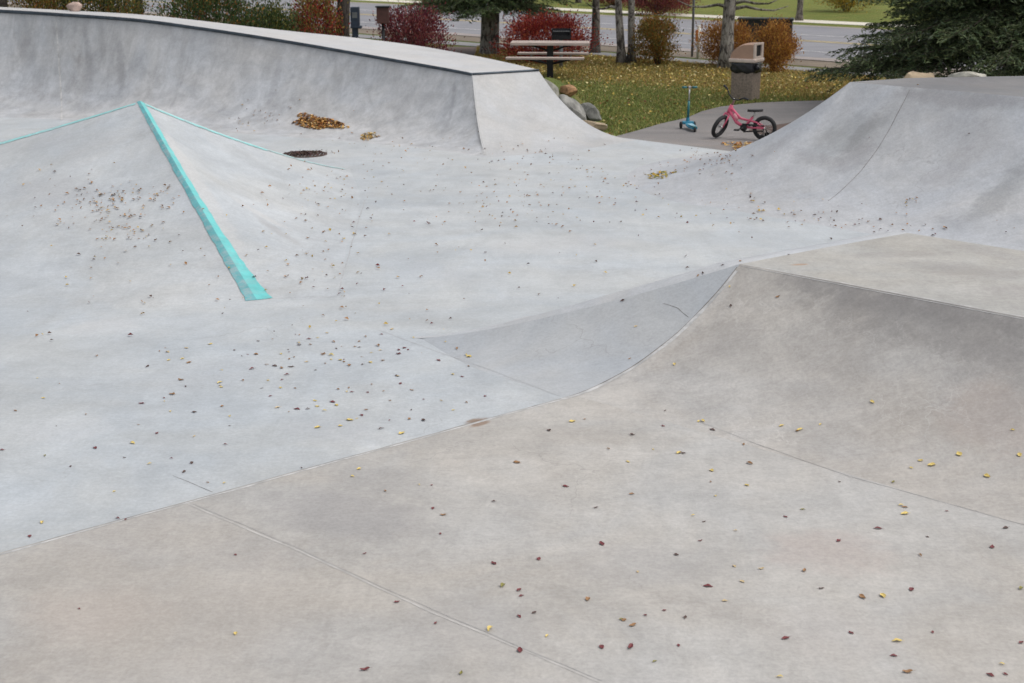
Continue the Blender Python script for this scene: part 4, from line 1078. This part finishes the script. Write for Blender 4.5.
link('clogged_leaves', cards('clogged_leaves', np.stack([rng.normal(size=420)*.12, rng.normal(size=420)*.12, .018+.01*rng.random(420)], 1), .045, palette(420, [(.07, .04, .035), (.11, .065, .05), (.045, .03, .028)]), .7, None, 1.5, np.stack([rng.normal(size=420), rng.normal(size=420), np.zeros(420)], 1)), M['litter'], dr)
c = hit(319, 122)
def pile_at(u, v, *a, **k): return leafpile('leaf_pile', a[0], hit(u, v), *a[1:], **k)
tg = P(398, 139.5)-P(264, 126)
pile_at(318, 123.5, 'largest heap of orange brown leaves against the foot of the curved wall',   .55, .17, 800, BROWNS, .035, .055, math.atan2(tg.y, tg.x))
pile_at(369, 137, 'small scatter of tan leaves beside the largest heap', .15, .22, 90, [(.42, .28, .09), (.36, .2, .06), (.5, .38, .18)], .03)
pile_at(660, 175, 'loose patch of yellow leaves in the open floor before the path', .19, .30, 70, YELLOW, .02)
leafpile('leaf_pile', 'brown and yellow leaves gathered at the corner of the quarter pipe by the bicycle', P(753, 147), .42, .55, 420, BROWNS+YELLOW[:1], .03, .05, 0, .10)

# ------------------------------------------------------------------ fallen leaves
LM = {}
for nm, c in (('yellow', (.60, .46, .14)), ('red', (.15, .028, .03)), ('brown', (.27, .145, .06)), ('dark', (.085, .048, .038)), ('olive', (.20, .18, .04)), ('tan', (.52, .40, .22))):
    LM[nm] = simple(nm+' leaf', c, .6, 0, .3, 40)
def leaf_mesh(seed):
    rg = random.Random(seed); nx, ny = 9, 5
    wd = rg.uniform(.20, .40); curl = rg.uniform(.1, 1.0); bend = rg.uniform(-.6, .8); tw = rg.uniform(-.6, .6)
    mb = MB(); rows = []
    for i in range(nx):
        f = i/(nx-1); w = wd*math.sin(math.pi*(f*.93+.05))**.8*(1.1-.45*f)
        if i == nx-1: w = .01
        row = []
        for j in range(ny):
            y = (j/(ny-1)-.5)*2
            z = curl*w*abs(y)**1.5*.8+bend*(f-.5)**2*.8+tw*(f-.5)*y*w+.05*math.sin(f*9+seed)*y*y
            row.append(Vector((f-.5, y*w, z)))
        rows.append(row)
    mb.quadgrid(rows)
    mb.tube([(-.5, 0, rows[0][2].z), (-.62, .02, rows[0][2].z+.03), (-.75, .05, rows[0][2].z+.05)], .012, 4)
    zmin = min(v[2] for v in mb.v); mb.v = [(v[0], v[1], v[2]-zmin) for v in mb.v]
    return mb.mesh('fallen_leaf', True)
LMESH = {}
def lmesh(col, k):
    if (col, k) not in LMESH:
        me = leaf_mesh(k*13+hash(col) % 7 if False else k*13+len(col)); me.materials.append(LM[col]); LMESH[(col, k)] = me
    return LMESH[(col, k)]
s_ = 1.783
RC = [(8,290,'k'),(66,233,'k'),(108,217,'y'),(130,213,'k'),(172,266,'k'),(215,241,'k'),(207,289,'y'),(252,267,'y'),(298,273,'y'),(305,274,'k'),(269,225,'r'),(273,198,'k'),(340,216,'y'),(333,217,'y'),(358,232,'k'),(290,115,'y'),(210,105,'k'),(96,333,'r'),(150,371,'k'),(214,347,'k'),(356,305,'y'),(354,325,'k'),(363,350,'y'),(418,331,'y'),(423,292,'k'),(413,258,'b'),(480,225,'y'),(514,232,'y'),(508,234,'b'),(550,222,'y'),(642,182,'y'),(584,325,'k'),(680,325,'o'),(711,300,'y'),(728,287,'y'),(748,295,'y'),(797,275,'y'),(847,315,'y'),(892,232,'y'),(905,277,'y'),(693,367,'y'),(701,370,'k'),(775,377,'r'),(700,382,'y'),(323,385,'y'),(342,396,'k'),(398,412,'t'),(487,387,'r'),(519,374,'o'),(336,430,'r'),(293,455,'k'),(160,435,'r'),(48,462,'r'),(224,485,'t'),(350,511,'r'),(380,537,'t'),(396,475,'t'),(444,480,'t'),(521,483,'b'),(411,503,'t'),(582,430,'r'),(652,408,'r'),(741,423,'k'),(728,456,'b'),(856,441,'r'),(880,407,'k'),(712,517,'r'),(625,531,'b'),(661,528,'y'),(552,515,'k'),(908,515,'o'),(13,518,'r'),(17,528,'r'),(40,558,'k'),(13,565,'r'),(135,535,'k'),(200,571,'b'),(215,581,'b'),(195,570,'o'),(237,563,'r'),(272,554,'r'),(309,566,'k'),(62,600,'y'),(14,625,'r'),(160,620,'r'),(211,620,'r'),(255,645,'o'),(297,617,'r'),(487,604,'r'),(604,594,'r'),(686,609,'y'),(750,593,'r'),(680,635,'r'),(705,664,'k'),(873,650,'y'),(852,669,'r'),(880,668,'r'),(908,612,'r'),(478,673,'y')]
LC = [(141,551,'r'),(420,596,'y'),(420,455,'r'),(650,660,'r'),(822,666,'o'),(777,577,'r'),(873,588,'y'),(708,539,'r'),(650,453,'r'),(785,417,'r'),(880,470,'r'),(790,384,'k'),(772,372,'r'),(687,341,'k'),(748,330,'y'),(770,331,'r'),(880,360,'k'),(897,510,'o'),(640,302,'y'),(628,315,'y'),(538,300,'k'),(400,327,'y'),(370,326,'k'),(328,307,'k'),(342,291,'k'),(305,283,'r'),(267,293,'y'),(346,244,'t'),(280,238,'r'),(80,278,'o'),(126,297,'k'),(53,422,'r'),(75,397,'y'),(210,390,'r'),(224,392,'r'),(204,342,'y'),(3,268,'r'),(222,282,'k'),(252,185,'r'),(293,181,'y'),(304,199,'y'),(322,143,'k'),(173,100,'k'),(67,140,'y'),(66,66,'k'),(92,74,'k'),(285,92,'k'),(395,156,'y'),(395,126,'y'),(418,90,'k'),(467,158,'k'),(482,172,'r'),(511,134,'r'),(527,62,'r'),(550,70,'r'),(476,116,'k'),(490,118,'k'),(530,195,'r'),(515,200,'k'),(562,180,'y'),(565,190,'y'),(578,198,'y'),(600,188,'y'),(603,160,'k'),(622,157,'k'),(645,206,'r'),(624,215,'y'),(636,212,'y'),(695,215,'r'),(680,230,'k'),(730,213,'k'),(755,215,'k'),(566,228,'y'),(714,149,'r'),(695,180,'k'),(807,133,'y'),(836,100,'y'),(787,180,'t'),(808,197,'y'),(865,172,'r'),(752,95,'k'),(688,45,'y'),(576,30,'b'),(410,2,'k'),(762,20,'b')]
CN = {'k': 'dark', 'y': 'yellow', 'r': 'red', 'b': 'brown', 'o': 'olive', 't': 'tan'}
leaves = [(512+x/s_, 300+y/s_, c) for x, y, c in RC] + [(x/s_, 300+y/s_, c) for x, y, c in LC]
rl = random.Random(21)
def cluster(u, v, su, sv, n, w='kkkrbyt'):
    return [(rl.gauss(u, su), rl.gauss(v, sv), rl.choice(w)) for _ in range(n)]
leaves += cluster(300, 355, 60, 28, 45) + cluster(225, 345, 110, 40, 30) + cluster(365, 385, 60, 25, 24) + cluster(110, 400, 90, 50, 14)
leaves += cluster(330, 255, 22, 38, 60, 'kbbtyk') + cluster(400, 330, 60, 30, 20)
far = cluster(112, 203, 36, 11, 150, 'kbbbtb') + cluster(118, 234, 22, 8, 50, 'kbbtyt') + cluster(60, 200, 40, 30, 26, 'kbt') + cluster(330, 190, 30, 14, 60, 'bbtky')
far += cluster(520, 203, 45, 10, 60, 'kbrbtb') + cluster(570, 180, 55, 14, 60, 'bbrbkyt') + cluster(470, 195, 60, 22, 44, 'kbbt') + cluster(640, 200, 55, 16, 36) + cluster(700, 168, 30, 7, 40, 'kbbb') + cluster(720, 158, 20, 4, 40, 'bbk')
far += cluster(830, 222, 55, 8, 50, 'kbrbk') + cluster(770, 214, 40, 10, 30, 'kbty') + cluster(760, 212, 3, 1.2, 8, 'yt') + cluster(910, 202, 4, 2, 10, 'bby') + cluster(270, 115, 22, 8, 40, 'bbtk') + cluster(250, 124, 12, 4, 16, 'tty') + cluster(440, 150, 60, 10, 50, 'bbkt') + cluster(380, 150, 30, 8, 16, 'bt') + cluster(540, 152, 50, 6, 30, 'bk') + cluster(420, 235, 90, 40, 40) + cluster(950, 230, 60, 6, 10, 'kb') + cluster(600, 250, 120, 40, 40) + cluster(160, 275, 110, 22, 40, 'kbtyk') + cluster(860, 105, 100, 20, 3)
items = []
for (u, v, c) in leaves+far:
    if not (-20 < u < 1050 and 84 < v < 700): continue
    h = BV.ray_cast(Vector((0, 0, CH)), ray(u, v))
    if h[0] is None or h[0].y > 27 : continue
    if c == 'k' and rl.random() < .45: c = 'b'
    items.append((h[0].length, h[0], h[1] if h[1].z > 0 else -h[1], CN[c], min(.05, max(.018, rl.lognormvariate(-3.42, .30))), rl.random()*6.28, rl.randrange(9)))
items.sort(key=lambda q: q[0])
WORD = {'dark': 'shrivelled blackish brown', 'yellow': 'pale yellow', 'red': 'dark red', 'brown': 'curled brown', 'olive': 'olive green', 'tan': 'papery tan'}
def surface(p):
    d = (p.xy-g0(A).xy); s = d.x*SEAMD.y-d.y*SEAMD.x
    side = E1.x*SEAMD.y-E1.y*SEAMD.x
    if p.z > .02:
        if (p-A).length < 2.4 or p.y < 12.5: return 'on the bank of the low platform'
        if p.x > 2: return 'on the quarter pipe'
        if p.y > 21.5: return 'at the foot of the curved wall'
        return 'on the teal edged pyramid'
    return 'on the warm grey slab' if s*side > 0 else 'on the blue grey floor'
far_items = []
for i, (dist, p, nrm, col, size, ang, k) in enumerate(items):
    if i < 295:
        o = bpy.data.objects.new('fallen_leaf', lmesh(col, k)); COL.objects.link(o)
        q = nrm.to_track_quat('Z', 'X').to_matrix().to_4x4()
        o.matrix_world = Matrix.Translation(p+nrm*.003) @ q @ Matrix.Rotation(ang, 4, 'Z') @ Matrix.Diagonal((size, size, size*.9, 1))
        tag(o, WORD[col]+' fallen leaf lying '+surface(p), 'leaf', 'fallen leaves on the concrete')
    else: far_items.append((p+nrm*.008, col, size))
fp = np.array([tuple(q[0]) for q in far_items])
cc = {'yellow': (.50, .35, .08), 'red': (.12, .025, .024), 'brown': (.30, .165, .075), 'dark': (.10, .06, .045), 'olive': (.2, .18, .04), 'tan': (.40, .28, .14)}
fc_ = np.array([cc[q[1]] for q in far_items])*(1+rng.normal(size=(len(far_items), 1))*.2)
dd = np.stack([rng.normal(size=len(fp)), rng.normal(size=len(fp)), np.full(len(fp), .1)], 1)
tag(link('scattered_leaves', cards('scattered_leaves', fp+np.array([0, 0, .006]), np.array([q[2] for q in far_items])*1.0, np.clip(fc_, .01, 1), .7, None, 1.2, dd, .8), M['litter']), 'tiny fallen leaves scattered over the distant concrete', 'leaf litter', kind='stuff')

# ------------------------------------------------------------------ light
w = bpy.data.worlds.new('World'); S.world = w; w.use_nodes = True
nt = w.node_tree; bg = nt.nodes['Background']
sky = nt.nodes.new('ShaderNodeTexSky'); sky.sky_type = 'NISHITA'; sky.sun_disc = False
EL, AZ = R(58), R(100)          # azimuth measured from +Y towards +X
sky.sun_elevation = EL; sky.sun_rotation = AZ; sky.dust_density = 4; sky.air_density = 1.0
hs = nt.nodes.new('ShaderNodeHueSaturation'); hs.inputs['Saturation'].default_value = .32   # overcast: nearly grey sky
nt.links.new(sky.outputs[0], hs.inputs['Color']); nt.links.new(hs.outputs[0], bg.inputs['Color'])
bg.inputs['Strength'].default_value = .15
sun = bpy.data.lights.new('sun', 'SUN'); sun.energy = .7; sun.angle = R(60); sun.color = (1, .96, .90)
so = bpy.data.objects.new('sun', sun); COL.objects.link(so)
sd = Vector((math.sin(AZ)*math.cos(EL), math.cos(AZ)*math.cos(EL), math.sin(EL)))
so.rotation_euler = sd.to_track_quat('Z', 'Y').to_euler(); so.location = (20, 10, 30)
vs = S.view_settings; vs.view_transform = 'Standard'; vs.look = 'None'; vs.exposure = 0.34; vs.gamma = 1; vs.use_curve_mapping = False
S.render.engine = 'CYCLES'; S.cycles.use_denoising = True
